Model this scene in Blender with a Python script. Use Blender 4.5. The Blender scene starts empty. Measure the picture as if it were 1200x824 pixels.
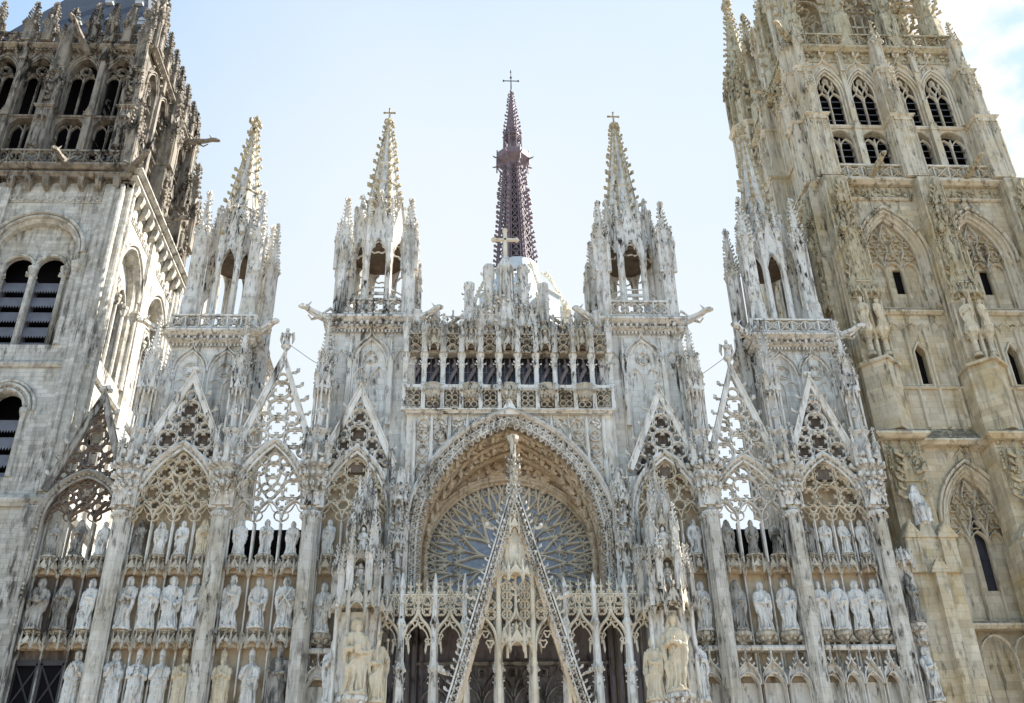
import bpy, bmesh, math, random
from math import sin, cos, pi, radians, sqrt, atan2, hypot
from mathutils import Vector, Matrix, noise
from mathutils.geometry import tessellate_polygon
C = bpy.context.scene.collection
S = bpy.context.scene
random.seed(7)

# ---------------------------------------------------------------- camera
TILT, YAW, ROLL = radians(30.555), radians(2.955), radians(1.141)
fw = Vector((sin(YAW)*cos(TILT), cos(YAW)*cos(TILT), sin(TILT)))
rt = Vector((cos(YAW), -sin(YAW), 0)); up = rt.cross(fw)
R_ = rt*cos(ROLL)-up*sin(ROLL); U_ = rt*sin(ROLL)+up*cos(ROLL)
cam = bpy.data.cameras.new('camera'); co = bpy.data.objects.new('camera', cam); C.objects.link(co)
m = Matrix((R_, U_, -fw)).transposed().to_4x4(); m.translation = Vector((-2.357, -50, 1.7))
co.matrix_world = m
cam.sensor_width = 36; cam.lens = 36*1167/1200; cam.clip_start = .5; cam.clip_end = 6000
S.camera = co

# ---------------------------------------------------------------- sky and sun
SUN_EL, SUN_ROT = radians(48), radians(81)
SKY_STRENGTH, SUN_STRENGTH, EXPOSURE = .086, 3.2, 2.15
w = bpy.data.worlds.new('World'); S.world = w; w.use_nodes = True
nt = w.node_tree; nt.nodes.clear()
def N_(t, **k):
    n = nt.nodes.new(t)
    for a, b in k.items(): setattr(n, a, b)
    return n
out = N_('ShaderNodeOutputWorld'); bg = N_('ShaderNodeBackground'); sky = N_('ShaderNodeTexSky', sky_type='NISHITA')
sky.sun_disc = False; sky.sun_elevation = SUN_EL; sky.sun_rotation = SUN_ROT; sky.air_density = 1.0; sky.dust_density = .4; sky.ozone_density = .7
tc = N_('ShaderNodeTexCoord'); mp = N_('ShaderNodeMapping'); mp.inputs['Scale'].default_value = (1, 1, 1.7)
nz = N_('ShaderNodeTexNoise'); nz.inputs['Scale'].default_value = 7.5; nz.inputs['Detail'].default_value = 9; nz.inputs['Roughness'].default_value = .52
rp = N_('ShaderNodeValToRGB'); rp.color_ramp.elements[0].position = .49; rp.color_ramp.elements[1].position = .575
# the cumulus stand only in one quarter of the sky, beyond the yellow tower
dt = N_('ShaderNodeVectorMath', operation='DOT_PRODUCT'); dt.inputs[1].default_value = (.478, .635, .607)
r2 = N_('ShaderNodeValToRGB'); r2.color_ramp.elements[0].position = .980; r2.color_ramp.elements[1].position = .993
mu = N_('ShaderNodeMath', operation='MULTIPLY')
# thin veil of high cloud, densest ahead over the nave
dv = N_('ShaderNodeVectorMath', operation='DOT_PRODUCT'); dv.inputs[1].default_value = (.08, .88, .47)
r3 = N_('ShaderNodeValToRGB'); r3.color_ramp.elements[0].position = .79; r3.color_ramp.elements[1].position = 1.0
r3.color_ramp.elements[0].color = (0, 0, 0, 1); r3.color_ramp.elements[1].color = (.95, .95, .95, 1)
n3 = N_('ShaderNodeTexNoise'); n3.inputs['Scale'].default_value = 2.2; n3.inputs['Detail'].default_value = 5
m3 = N_('ShaderNodeMath', operation='MULTIPLY_ADD'); m3.inputs[1].default_value = .5; m3.inputs[2].default_value = -.25
a3 = N_('ShaderNodeMath', operation='ADD', use_clamp=True)
mxv = N_('ShaderNodeMixRGB'); mxv.inputs[2].default_value = (2.42, 2.57, 2.64, 1)
mx = N_('ShaderNodeMixRGB'); mx.inputs[2].default_value = (2.85, 2.85, 2.8, 1)
L = nt.links.new
L(tc.outputs['Generated'], mp.inputs[0]); L(mp.outputs[0], nz.inputs['Vector']); L(nz.outputs['Fac'], rp.inputs[0])
L(tc.outputs['Generated'], dt.inputs[0]); L(dt.outputs['Value'], r2.inputs[0]); L(rp.outputs[0], mu.inputs[0]); L(r2.outputs[0], mu.inputs[1])
L(tc.outputs['Generated'], dv.inputs[0]); L(dv.outputs['Value'], r3.inputs[0]); L(tc.outputs['Generated'], n3.inputs['Vector'])
L(n3.outputs['Fac'], m3.inputs[0]); L(r3.outputs[0], a3.inputs[0]); L(m3.outputs[0], a3.inputs[1])
mxb = N_('ShaderNodeMixRGB'); mxb.inputs[0].default_value = .55; mxb.inputs[2].default_value = (1.2, 1.95, 2.75, 1)   # thin even haze over the clear sky
L(sky.outputs[0], mxb.inputs[1]); L(a3.outputs[0], mxv.inputs[0]); L(mxb.outputs[0], mxv.inputs[1]); L(mxv.outputs[0], mx.inputs[1]); L(mu.outputs[0], mx.inputs[0])
L(mx.outputs[0], bg.inputs[0]); bg.inputs[1].default_value = SKY_STRENGTH; L(bg.outputs[0], out.inputs[0])
sl = bpy.data.lights.new('sun', 'SUN'); sl.energy = SUN_STRENGTH; sl.angle = radians(.5); sl.color = (1, .965, .91)
so = bpy.data.objects.new('sun', sl); C.objects.link(so); so.location = (60, 0, 90)
sd = Vector((sin(SUN_ROT)*cos(SUN_EL), cos(SUN_ROT)*cos(SUN_EL), sin(SUN_EL)))
so.rotation_euler = sd.to_track_quat('Z', 'Y').to_euler()
S.view_settings.view_transform = 'Standard'; S.view_settings.look = 'None'; S.view_settings.gamma = 1; S.view_settings.use_curve_mapping = False
S.view_settings.exposure = EXPOSURE
S.cycles.max_bounces = 6; S.cycles.diffuse_bounces = 4; S.cycles.glossy_bounces = 2; S.cycles.transmission_bounces = 2

# ---------------------------------------------------------------- materials
def stone(name, base, warm, dark, grime=.6, streak=.5, lichen=.6, course=None, rough=.92, bump=.5, spk=2.4, thr=.5, cvar=.35, wthr=.45):
    mt = bpy.data.materials.new(name); mt.use_nodes = True; t = mt.node_tree; n = t.nodes; b = n['Principled BSDF']; l = t.links.new
    def nn(ty, **k):
        x = n.new(ty)
        for a, v in k.items(): setattr(x, a, v)
        return x
    def noi(sc, det, ro, vec):
        x = nn('ShaderNodeTexNoise'); x.inputs['Scale'].default_value = sc; x.inputs['Detail'].default_value = det; x.inputs['Roughness'].default_value = ro
        l(vec, x.inputs['Vector']); return x.outputs['Fac']
    def ramp(v, a, c):
        x = nn('ShaderNodeMapRange'); x.inputs[1].default_value = a; x.inputs[2].default_value = c; l(v, x.inputs[0]); return x.outputs[0]
    def mth(op, a, c, clamp=False):
        x = nn('ShaderNodeMath', operation=op, use_clamp=clamp)
        for i, v in enumerate((a, c)):
            if isinstance(v, (int, float)): x.inputs[i].default_value = v
            else: l(v, x.inputs[i])
        return x.outputs[0]
    def mix(f, a, c, bt='MIX'):
        x = nn('ShaderNodeMixRGB', blend_type=bt)
        for i, v in enumerate((f, a, c)):
            if isinstance(v, (int, float)): x.inputs[i].default_value = v
            elif isinstance(v, tuple): x.inputs[i].default_value = (*v, 1)
            else: l(v, x.inputs[i])
        return x.outputs[0]
    g = nn('ShaderNodeNewGeometry'); pos = g.outputs['Position']
    sc = nn('ShaderNodeVectorMath', operation='MULTIPLY'); sc.inputs[1].default_value = (1.9, 1.9, .16); l(pos, sc.inputs[0]); s2 = nn('ShaderNodeVectorMath', operation='MULTIPLY'); s2.inputs[1].default_value = (1, 1, .3); l(pos, s2.inputs[0])
    col = mix(ramp(noi(.45, 6, .6, pos), wthr, wthr+.25), base, warm)
    col = mix(ramp(noi(1.3, 4, .55, pos), .52, .72), col, tuple(x*1.18 if x*1.18 < .9 else .9 for x in base))
    if course:
        sx = nn('ShaderNodeSeparateXYZ'); l(pos, sx.inputs[0]); cb = nn('ShaderNodeCombineXYZ')
        l(mth('ADD', sx.outputs[0], sx.outputs[1]), cb.inputs[0]); l(sx.outputs[2], cb.inputs[1])
        br = nn('ShaderNodeTexBrick'); l(cb.outputs[0], br.inputs['Vector'])
        br.inputs['Scale'].default_value = 1; br.inputs['Brick Width'].default_value = course[0]; br.inputs['Row Height'].default_value = course[1]
        br.inputs['Mortar Size'].default_value = .012; br.inputs['Mortar Smooth'].default_value = .4; br.inputs['Bias'].default_value = -.25
        br.inputs['Color1'].default_value = (1, 1, 1, 1); v = 1-cvar; br.inputs['Color2'].default_value = (v, v*.99, v*.97, 1); v = .62+.25*(1-cvar/.5); br.inputs['Mortar'].default_value = (v, v*.97, v*.93, 1)
        col = mix(1, col, br.outputs['Color'], 'MULTIPLY')
    g1 = ramp(noi(spk, 9, .66, s2.outputs[0]), thr, thr+.12)
    g2 = ramp(noi(1.0, 7, .66, sc.outputs[0]), .535, .665)
    g3 = ramp(noi(.28, 5, .6, pos), .42, .62)
    gr = mth('MULTIPLY', mth('MAXIMUM', mth('MULTIPLY', g1, grime), mth('MULTIPLY', g2, streak)), mth('ADD', mth('MULTIPLY', g3, .75), .42), True)
    col = mix(gr, col, dark)
    sn = nn('ShaderNodeSeparateXYZ'); l(g.outputs['True Normal'], sn.inputs[0])
    lf = mth('MULTIPLY', mth('MULTIPLY', ramp(sn.outputs[2], .25, .7), ramp(noi(3.1, 5, .6, pos), .34, .5)), lichen)
    col = mix(lf, col, (.062, .057, .044))
    l(col, b.inputs['Base Color']); b.inputs['Roughness'].default_value = rough; b.inputs['Specular IOR Level'].default_value = .2
    h = mth('ADD', noi(7, 8, .7, pos), mth('MULTIPLY', noi(28, 4, .6, pos), .35))
    if course: h = mth('SUBTRACT', h, mth('MULTIPLY', br.outputs['Fac'], .8))
    bp = nn('ShaderNodeBump'); bp.inputs['Strength'].default_value = bump; bp.inputs['Distance'].default_value = .06; l(h, bp.inputs['Height']); l(bp.outputs[0], b.inputs['Normal'])
    return mt
def plain(name, col, rough=.8, metal=0, spec=.3, var=.25, sc=3, emis=None):
    mt = bpy.data.materials.new(name); mt.use_nodes = True; t = mt.node_tree; b = t.nodes['Principled BSDF']
    g = t.nodes.new('ShaderNodeNewGeometry'); z = t.nodes.new('ShaderNodeTexNoise'); z.inputs['Scale'].default_value = sc; z.inputs['Detail'].default_value = 6
    x = t.nodes.new('ShaderNodeMixRGB'); t.links.new(g.outputs['Position'], z.inputs['Vector']); t.links.new(z.outputs['Fac'], x.inputs[0])
    x.inputs[1].default_value = (*[c*(1-var) for c in col], 1); x.inputs[2].default_value = (*[min(1, c*(1+var)) for c in col], 1)
    t.links.new(x.outputs[0], b.inputs['Base Color'])
    bp = t.nodes.new('ShaderNodeBump'); bp.inputs['Strength'].default_value = .25; bp.inputs['Distance'].default_value = .03
    t.links.new(z.outputs['Fac'], bp.inputs['Height']); t.links.new(bp.outputs[0], b.inputs['Normal'])
    b.inputs['Roughness'].default_value = rough; b.inputs['Metallic'].default_value = metal; b.inputs['Specular IOR Level'].default_value = spec
    return mt
M = dict(
 white=stone('weathered_white_limestone', (.77, .735, .665), (.66, .585, .465), (.045, .037, .029), grime=1, streak=.9, thr=.52, spk=4),
 carved=stone('sooty_carved_limestone', (.73, .69, .62), (.58, .505, .39), (.035, .029, .022), grime=1, streak=.9, spk=5, thr=.505),
 ashlar=stone('white_coursed_limestone', (.77, .74, .675), (.65, .59, .49), (.06, .051, .041), grime=.9, streak=1, course=(.8, .36), cvar=.2, thr=.535),
 pier=stone('weathered_pier_limestone', (.66, .615, .53), (.52, .45, .34), (.06, .05, .04), grime=.95, streak=1, course=(.8, .5), cvar=.18, thr=.51, spk=3.5),
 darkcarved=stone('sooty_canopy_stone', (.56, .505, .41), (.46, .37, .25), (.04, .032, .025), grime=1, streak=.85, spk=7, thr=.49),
 cream=stone('clean_cream_limestone', (.72, .64, .50), (.62, .51, .35), (.10, .078, .052), grime=.7, streak=.55, lichen=.3, thr=.53),
 niche=stone('niche_back_limestone', (.56, .46, .33), (.48, .36, .22), (.09, .07, .048), grime=.8, streak=.8, lichen=.2, thr=.52),
 backing=stone('sooty_shaded_backing_stone', (.18, .145, .12), (.24, .18, .135), (.045, .036, .03), grime=.8, streak=.7, lichen=0),  # on the gable panels this brown stands for shade as well as soot
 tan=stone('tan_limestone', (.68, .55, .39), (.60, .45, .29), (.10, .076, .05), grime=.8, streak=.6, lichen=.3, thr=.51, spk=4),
 vaultshade=stone('shaded_vault_stone', (.15, .115, .085), (.13, .085, .055), (.05, .035, .025), grime=.6, streak=.3),  # vault undersides: bounced light and inner shade mixed into this brown
 norman=stone('grey_white_coursed_stone', (.60, .57, .50), (.54, .48, .38), (.085, .073, .058), grime=.8, streak=1, course=(.62, .28), cvar=.34, thr=.495),
 darkgothic=stone('brown_grey_weathered_stone', (.275, .24, .195), (.34, .28, .205), (.035, .03, .024), grime=1, streak=.9, spk=2.6, thr=.45),
 ochre=stone('ochre_coursed_limestone', (.645, .565, .425), (.61, .475, .27), (.105, .09, .066), grime=.85, streak=1, course=(.95, .42), cvar=.3, wthr=.40, spk=2.6, thr=.525),
 ochreplain=stone('ochre_moulded_limestone', (.645, .57, .44), (.60, .48, .30), (.085, .075, .052), grime=.9, streak=1, lichen=.9, spk=3.2, thr=.52),
 ochredark=stone('lichen_dark_ochre_stone', (.52, .45, .31), (.45, .35, .2), (.06, .052, .034), grime=.95, streak=.8, spk=5, thr=.50, lichen=1),
 soot=stone('dark_purplish_stone', (.27, .235, .235), (.26, .22, .2), (.05, .042, .042), grime=.8, streak=.5, lichen=0),  # dark purplish grey, for the portal recess and gallery window bars
 gapshade=plain('dark_gap_core', (.045, .036, .042), .8),
 statue=stone('pale_statue_stone', (.71, .685, .63), (.60, .54, .45), (.065, .052, .04), grime=.9, streak=.85, spk=4.5, thr=.53, lichen=.5, bump=.3),
 statuewarm=stone('warm_statue_stone', (.68, .58, .42), (.58, .46, .29), (.12, .10, .07), grime=.6, streak=.6, spk=3.6, thr=.52, lichen=.3, bump=.3),
 statuedark=stone('sooty_statue_stone', (.38, .355, .31), (.31, .27, .22), (.055, .048, .04), grime=1, streak=.8, spk=3, thr=.46, lichen=.6, bump=.3),
 slate=plain('blue_grey_roof_slate', (.055, .06, .075), .6, var=.35, sc=1.2),
 louver=plain('grey_slate_louver', (.17, .17, .19), .75, var=.4, sc=1.5),
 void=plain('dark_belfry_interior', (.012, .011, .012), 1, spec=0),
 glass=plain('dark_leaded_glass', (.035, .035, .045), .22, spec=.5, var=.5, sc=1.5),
 roseglass=plain('grey_blue_leaded_glass', (.25, .27, .31), .35, spec=.5, var=.6, sc=5.5),
 iron=stone('purple_brown_cast_iron', (.20, .15, .165), (.22, .16, .15), (.07, .05, .055), grime=.5, streak=.3, lichen=0, rough=.6, bump=.1),
 lead=plain('pale_lead_sheet', (.50, .53, .54), .55, var=.15, sc=.6),
 metal=plain('dark_iron', (.05, .045, .045), .6),
 cable=plain('grey_steel_cable', (.2, .2, .2), .5),
 paving=plain('grey_stone_paving', (.225, .19, .15), .9, var=.2, sc=.4),
)

# ---------------------------------------------------------------- mesh builder
class G:
    def __init__(s, ox=0, oy=0, oz=0):
        s.v = []; s.f = []; s.mi = []; s.mats = []; s.cur = 0; s.st = [Matrix.Translation((-ox, -oy, -oz))]
    def push(s, mm): s.st.append(s.st[-1] @ mm); return s
    def pop(s): s.st.pop()
    def add(s, vs, fs):
        b = len(s.v); mm = s.st[-1]
        s.v.extend([tuple(mm @ Vector(p)) for p in vs]); s.f.extend([tuple(b+i for i in f) for f in fs]); s.mi.extend([s.cur]*len(fs))
    def mat(s, name=None):                            # following faces take this material (none: the part's own)
        if name is None: s.cur = 0
        else:
            if name not in s.mats: s.mats.append(name)
            s.cur = s.mats.index(name)+1
        return s
    def box(s, x0, x1, y0, y1, z0, z1):
        s.add([(x0,y0,z0),(x1,y0,z0),(x1,y1,z0),(x0,y1,z0),(x0,y0,z1),(x1,y0,z1),(x1,y1,z1),(x0,y1,z1)],
              [(0,3,2,1),(4,5,6,7),(0,1,5,4),(1,2,6,5),(2,3,7,6),(3,0,4,7)])
    def ledge(s, x0, x1, y0, y1, z0, z1, p=.15):      # a projecting moulded course: chamfered below, sloped above
        h = z1-z0
        pr = [(0, 0), (-p*.6, h*.25), (-p, h*.4), (-p, h*.65), (-p*.3, h), (0, h)]
        self = s; n = len(pr)
        vs = []
        for xx, sg in ((x0, -1), (x1, 1)):
            for a, c in pr: vs.append((xx + sg*(-a)*.98, y0+a, z0+c))
            for a, c in pr[::-1]: vs.append((xx + sg*(-a)*.98, y1-a, z0+c))
        k = 2*n
        fs = [tuple(range(k-1, -1, -1)), tuple(range(k, 2*k))]
        fs += [(i, (i+1) % k, k+(i+1) % k, k+i) for i in range(k)]
        s.add(vs, fs)
    def prism(s, poly, y0, y1, holes=()):             # polygon in x,z extruded along y
        loops = [list(poly)]+[list(h) for h in holes]
        tri = tessellate_polygon([[Vector((a, c, 0)) for a, c in lp] for lp in loops])
        flat = [p for lp in loops for p in lp]; n = len(flat)
        vs = [(a, y0, c) for a, c in flat]+[(a, y1, c) for a, c in flat]
        fs = [tuple(t) for t in tri]+[tuple(i+n for i in t[::-1]) for t in tri]
        o = 0
        for lp in loops:
            k = len(lp); fs += [(o+i, o+(i+1) % k, n+o+(i+1) % k, n+o+i) for i in range(k)]; o += k
        s.add(vs, fs)
    def sweep(s, path, prof, closed=False):           # path of (x,z); prof of (offset to the left of travel, y)
        n = len(path); k = len(prof); vs = []
        for i in range(n):
            a = path[i-1] if (i > 0 or closed) else path[i]; b = path[(i+1) % n] if (i < n-1 or closed) else path[i]
            p = path[i]
            t1 = Vector((p[0]-a[0], p[1]-a[1])); t2 = Vector((b[0]-p[0], b[1]-p[1]))
            if t1.length < 1e-7: t1 = t2
            if t2.length < 1e-7: t2 = t1
            if t1.length < 1e-7: t1 = t2 = Vector((1, 0))
            t1.normalize(); t2.normalize(); t = t1+t2
            if t.length < 1e-3: t = t1
            t.normalize(); c_ = max(.45, t.dot(t1)); nx, nz = -t.y/c_, t.x/c_
            vs += [(p[0]+nx*o, y, p[1]+nz*o) for o, y in prof]
        fs = [(i*k+j, i*k+(j+1) % k, ((i+1) % n)*k+(j+1) % k, ((i+1) % n)*k+j) for i in range(n if closed else n-1) for j in range(k)]
        if not closed: fs += [tuple(range(k)), tuple((n-1)*k+j for j in range(k-1, -1, -1))]
        s.add(vs, fs)
    def bar(s, path, t, y, d, closed=False):          # moulded tracery bar
        s.sweep(path, [(-t/2, y+d), (-t/2, y+d*.4), (-t*.16, y), (t*.16, y), (t/2, y+d*.4), (t/2, y+d)], closed)
    def roll(s, path, r, o, y, closed=False, n=6):
        s.sweep(path, [(o+r*cos(2*pi*i/n), y+r*sin(2*pi*i/n)) for i in range(n)], closed)
    def lathe(s, prof, n, x=0, y=0, ph=0, sx=1, sy=1):
        vs = [(x+r*sx*cos(ph+2*pi*j/n), y+r*sy*sin(ph+2*pi*j/n), z) for r, z in prof for j in range(n)]
        fs = [(i*n+j, i*n+(j+1) % n, (i+1)*n+(j+1) % n, (i+1)*n+j) for i in range(len(prof)-1) for j in range(n)]
        fs += [tuple(range(n-1, -1, -1)), tuple((len(prof)-1)*n+j for j in range(n))]
        s.add(vs, fs)
    def chain(s, pts, rad, n=5, ph=0):                # tapered tube through points
        pts = [Vector(p) for p in pts]; vs = []; ref = None
        for i, p in enumerate(pts):
            t = (pts[min(i+1, len(pts)-1)]-pts[max(i-1, 0)])
            if t.length < 1e-9: t = Vector((0, 0, 1))
            t.normalize()
            if ref is None: ref = Vector((0, 1, 0)) if abs(t.y) < .8 else Vector((1, 0, 0))
            a = t.cross(ref); a.normalize(); b = a.cross(t)
            r = rad[i] if isinstance(rad, (list, tuple)) else rad
            vs += [tuple(p+a*(r*cos(ph+2*pi*j/n))+b*(r*sin(ph+2*pi*j/n))) for j in range(n)]
        k = len(pts)
        fs = [(i*n+j, i*n+(j+1) % n, (i+1)*n+(j+1) % n, (i+1)*n+j) for i in range(k-1) for j in range(n)]
        fs += [tuple(range(n-1, -1, -1)), tuple((k-1)*n+j for j in range(n))]
        s.add(vs, fs)
    def ball(s, c, r, n=8, k=6):
        if not isinstance(r, (tuple, list)): r = (r, r, r)
        vs = [(c[0], c[1], c[2]-r[2])]; fs = []
        for i in range(1, k):
            a = -pi/2+pi*i/k
            vs += [(c[0]+r[0]*cos(a)*cos(2*pi*j/n), c[1]+r[1]*cos(a)*sin(2*pi*j/n), c[2]+r[2]*sin(a)) for j in range(n)]
        vs.append((c[0], c[1], c[2]+r[2])); e = len(vs)-1
        for j in range(n): fs.append((0, 1+(j+1) % n, 1+j)); fs.append((e, e-n+j, e-n+(j+1) % n))
        for i in range(k-2):
            for j in range(n): fs.append((1+i*n+j, 1+i*n+(j+1) % n, 1+(i+1)*n+(j+1) % n, 1+(i+1)*n+j))
        s.add(vs, fs)
    # carved ornament
    def crock(s, p, o, z=.25):                        # a curled leaf
        if random.random() < .05: return                 # here and there one has broken off
        p = Vector(p); o = Vector(o); u = Vector((random.uniform(-.12, .12), random.uniform(-.12, .12), 1)); q = random.uniform(.7, 1.2)*z
        s.chain([p-o*q*.2, p+o*q*.35+u*q*.02, p+o*q*.8+u*q*.25, p+o*q*.85+u*q*.6, p+o*q*.45+u*q*.7], [q*.3, q*.26, q*.4, q*.34, q*.08], 5, pi/4)
    def lump(s, p, r):
        q = r*random.uniform(.7, 1.25)
        s.chain([Vector(p)+Vector((-q, 0, 0)), Vector(p)+Vector((-q*.4, -q*.35, q*.3)), Vector(p)+Vector((q*.3, -q*.3, -q*.25)), Vector(p)+Vector((q, 0, 0))], [q*.2, q*.7, q*.75, q*.2], 4, random.random())
    def finial(s, x, y, z, h):
        s.chain([(x, y, z), (x, y, z+h*.45), (x, y, z+h*.8), (x, y, z+h)], [h*.09, h*.07, h*.13, h*.02], 5)
        for zz, q in ((z+h*.25, .34), (z+h*.55, .24)):
            for k in range(4):
                a = k*pi/2+pi/4; s.crock((x, y, zz), (cos(a), sin(a), 0), h*q)
    def cross(s, x, y, z, h, t):
        s.chain([(x, y, z), (x, y, z+h)], t, 6); zc = z+h*.66; aw = h*.33
        s.chain([(x-aw, y, zc), (x+aw, y, zc)], t, 6)
        for p in ((x-aw, y, zc), (x+aw, y, zc), (x, y, z+h)): s.ball(p, t*1.35, 6, 4)
    def spire(s, x, y, z, r, h, n=4, step=.35, cr=.16, ph=None, tip=True):   # crocketed spirelet
        ph = pi/n if ph is None else ph
        s.lathe([(r, z), (r*.12, z+h)], n, x, y, ph)
        k = max(2, int(h/step))
        for i in range(k):
            f_ = (i+.5)/k; rr = r*(1-f_*.88); q = cr*(1-.35*f_)
            for j in range(n):
                a = ph+2*pi*j/n; s.crock((x+rr*cos(a), y+rr*sin(a), z+h*f_), (cos(a), sin(a), 0), q)
        if tip: s.finial(x, y, z+h*.97, max(.3, r*1.5))
    def gablet(s, x, y, z, w_, h, d=.08, cr=.1):      # small pointed gable standing on a face turned to -y
        s.prism([(x-w_/2, z), (x+w_/2, z), (x, z+h)], y, y+d)
        s.bar([(x-w_/2-.02, z), (x, z+h), (x+w_/2+.02, z)], w_*.14, y-.06, .1)
        for sg in (-1, 1):
            for f_ in (.25, .55, .8): s.crock((x+sg*w_/2*(1-f_), y, z+h*f_), (sg*.8, 0, .4), cr)
        s.chain([(x, y, z+h), (x, y, z+h+cr*1.6), (x, y, z+h+cr*2.4)], [cr*.25, cr*.55, .01], 4)
    def pinnacle(s, x, y, z, w_, hs, hp, cr=None, rings=1, ph=pi/4):   # square shaft with panels, gablets and crocketed spirelet
        h2 = w_/2; cr = cr or w_*.3
        s.lathe([(h2*1.414*1.12, z), (h2*1.414*1.12, z+.12), (h2*1.414, z+.2), (h2*1.414, z+hs)], 4, x, y, ph)
        for k in range(4):
            s.push(Matrix.Translation((x, y, 0)) @ Matrix.Rotation(k*pi/2+ph-pi/4, 4, 'Z'))
            t = w_*.1
            for sx in (-1, 1): s.box(sx*h2*.82-t/2, sx*h2*.82+t/2, -h2-t*.6, -h2+.01, z+.2, z+hs)
            for r_ in range(rings):
                zt = z+hs*(r_+1)/rings
                s.bar(ogee(h2*.7, zt-w_*.75, zt-w_*.05), t*.8, -h2-t*.5, t)
            s.gablet(0, -h2-.02, z+hs-w_*.12, w_*.95, w_*1.35, .06, cr*.8)
            s.pop()
        for k in range(4):
            a = ph+k*pi/2
            if w_ > .45: s.spire(x+h2*1.3*cos(a), y+h2*1.3*sin(a), z+hs-w_*.1, w_*.15, w_*1.2, 4, .3, cr*.5, None, False)
        s.spire(x, y, z+hs, h2*1.2, hp, 4, max(.22, w_*.45), cr, ph)
    def canopy(s, x, y, z, w_, d, h):                 # projecting niche canopy: three small gabled faces, pendants, spirelet cluster
        r = w_/2; pts = [(-r, 0), (-r, -d*.45), (-r*.45, -d), (r*.45, -d), (r, -d*.45), (r, 0)]
        vs = [(x+a, y+b, z+zz) for zz in (h*.28, h*.4) for a, b in pts]; k = len(pts)
        s.add(vs, [(i, i+1, k+i+1, k+i) for i in range(k-1)]+[tuple(range(k-1, -1, -1)), tuple(range(k, 2*k))])
        for i in range(k-1):
            (a, b), (c_, e) = pts[i], pts[i+1]; mxx, my = (a+c_)/2, (b+e)/2; wd = hypot(c_-a, e-b); an = atan2(e-b, c_-a)
            s.push(Matrix.Translation((x+mxx, y+my, 0)) @ Matrix.Rotation(an, 4, 'Z'))
            s.bar(arch(wd*.46, z+.02, z+h*.3, z-h*.02, 4), wd*.12, -.05, .1)
            s.prism([(-wd/2, z+h*.28), (wd/2, z+h*.28), (0, z+h*.72)], -.03, .03)
            s.crock((0, 0, z+h*.7), (0, -1, 0), h*.12)
            s.pop()
        for a, b in pts[1:-1]:
            s.chain([(x+a, y+b, z-h*.12), (x+a, y+b, z-h*.02), (x+a, y+b, z+h*.5), (x+a, y+b, z+h*.95)], [.015, w_*.055, w_*.05, .012], 4)
        s.lathe([(r*.62, z+h*.38), (r*.4, z+h*.75), (r*.1, z+h)], 6, x, y-d*.2, 0, 1, .8)
        if w_ > .8:
            for i in range(6):
                a = i*pi/3; ca, sa = cos(a), sin(a)
                s.chain([(x+r*.64*ca, y-d*.2+r*.51*sa, z+h*.38), (x+r*.42*ca, y-d*.2+r*.34*sa, z+h*.75), (x+r*.1*ca, y-d*.2+r*.08*sa, z+h)], w_*.03, 4)
                for f_ in (.45, .6, .75, .88): q = r*(.62-(f_-.38)*.75); s.crock((x+q*ca, y-d*.2+q*.8*sa, z+h*f_), (ca, sa, 0), w_*.13)
                s.chain([(x+r*.5*cos(a+pi/6), y-d*.2+r*.42*sin(a+pi/6), z+h*.4), (x+r*.5*cos(a+pi/6), y-d*.2+r*.42*sin(a+pi/6), z+h*.85), (x+r*.5*cos(a+pi/6), y-d*.2+r*.42*sin(a+pi/6), z+h*1.05)], [w_*.05, w_*.04, .005], 4)
    def bracket(s, x, y, z, w_, d, h):                # corbel with leafwork
        r = w_/2
        pr = [(.25, 0), (.45, .15), (.55, .3), (.5, .38), (.8, .6), (1, .72), (1, .9), (.94, 1)]
        s.lathe([(r*a, z+h*b) for a, b in pr], 8, x, y, pi/8, 1, d/r)
        for i in range(5):
            a = pi+pi*(i+.5)/5; s.crock((x+r*.62*cos(a), y+d*.62*sin(a), z+h*.42), (cos(a), sin(a), -.1), h*.3)
    def obj(s, name, mat, parent=None, loc=(0, 0, 0), smooth=False):
        me = bpy.data.meshes.new(name); me.from_pydata(s.v, [], s.f); me.materials.append(M[mat] if isinstance(mat, str) else mat)
        if s.mats:
            for k in s.mats: me.materials.append(M[k])
            me.polygons.foreach_set('material_index', s.mi)
        if smooth: me.polygons.foreach_set('use_smooth', [True]*len(me.polygons))
        o = bpy.data.objects.new(name, me); C.objects.link(o); o.parent = parent; o.location = loc
        return o

def arch(a, zs, za, zb=None, n=10):                   # pointed arch from (a,zb) over the apex to (-a,zb)
    h = max(za-zs, a*1.001); za = zs+h; R = (a*a+h*h)/(2*a); cx_ = a-R; e = atan2(h, -cx_)
    r_ = [(cx_+R*cos(e*i/n), zs+R*sin(e*i/n)) for i in range(n+1)]
    p = r_+[(-x, z) for x, z in r_[-2::-1]]
    if zb is not None and zb < zs: p = [(a, zb)]+p+[(-a, zb)]
    return p
def bez(p0, p1, p2, p3, n=8):
    return [tuple((1-t)**3*a+3*t*(1-t)**2*b+3*t*t*(1-t)*c+t**3*d for a, b, c, d in zip(p0, p1, p2, p3)) for t in [i/n for i in range(n+1)]]
def ogee(a, zs, za, n=6):
    h = za-zs
    r_ = bez((a, zs), (a, zs+h*.35), (a*.75, zs+h*.5), (a*.42, zs+h*.62), n)+bez((a*.42, zs+h*.62), (a*.18, zs+h*.7), (0, zs+h*.8), (0, za), n)[1:]
    return r_+[(-x, z) for x, z in r_[-2::-1]]
def circ(x, z, r, n=14): return [(x+r*cos(2*pi*i/n), z+r*sin(2*pi*i/n)) for i in range(n)]
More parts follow.
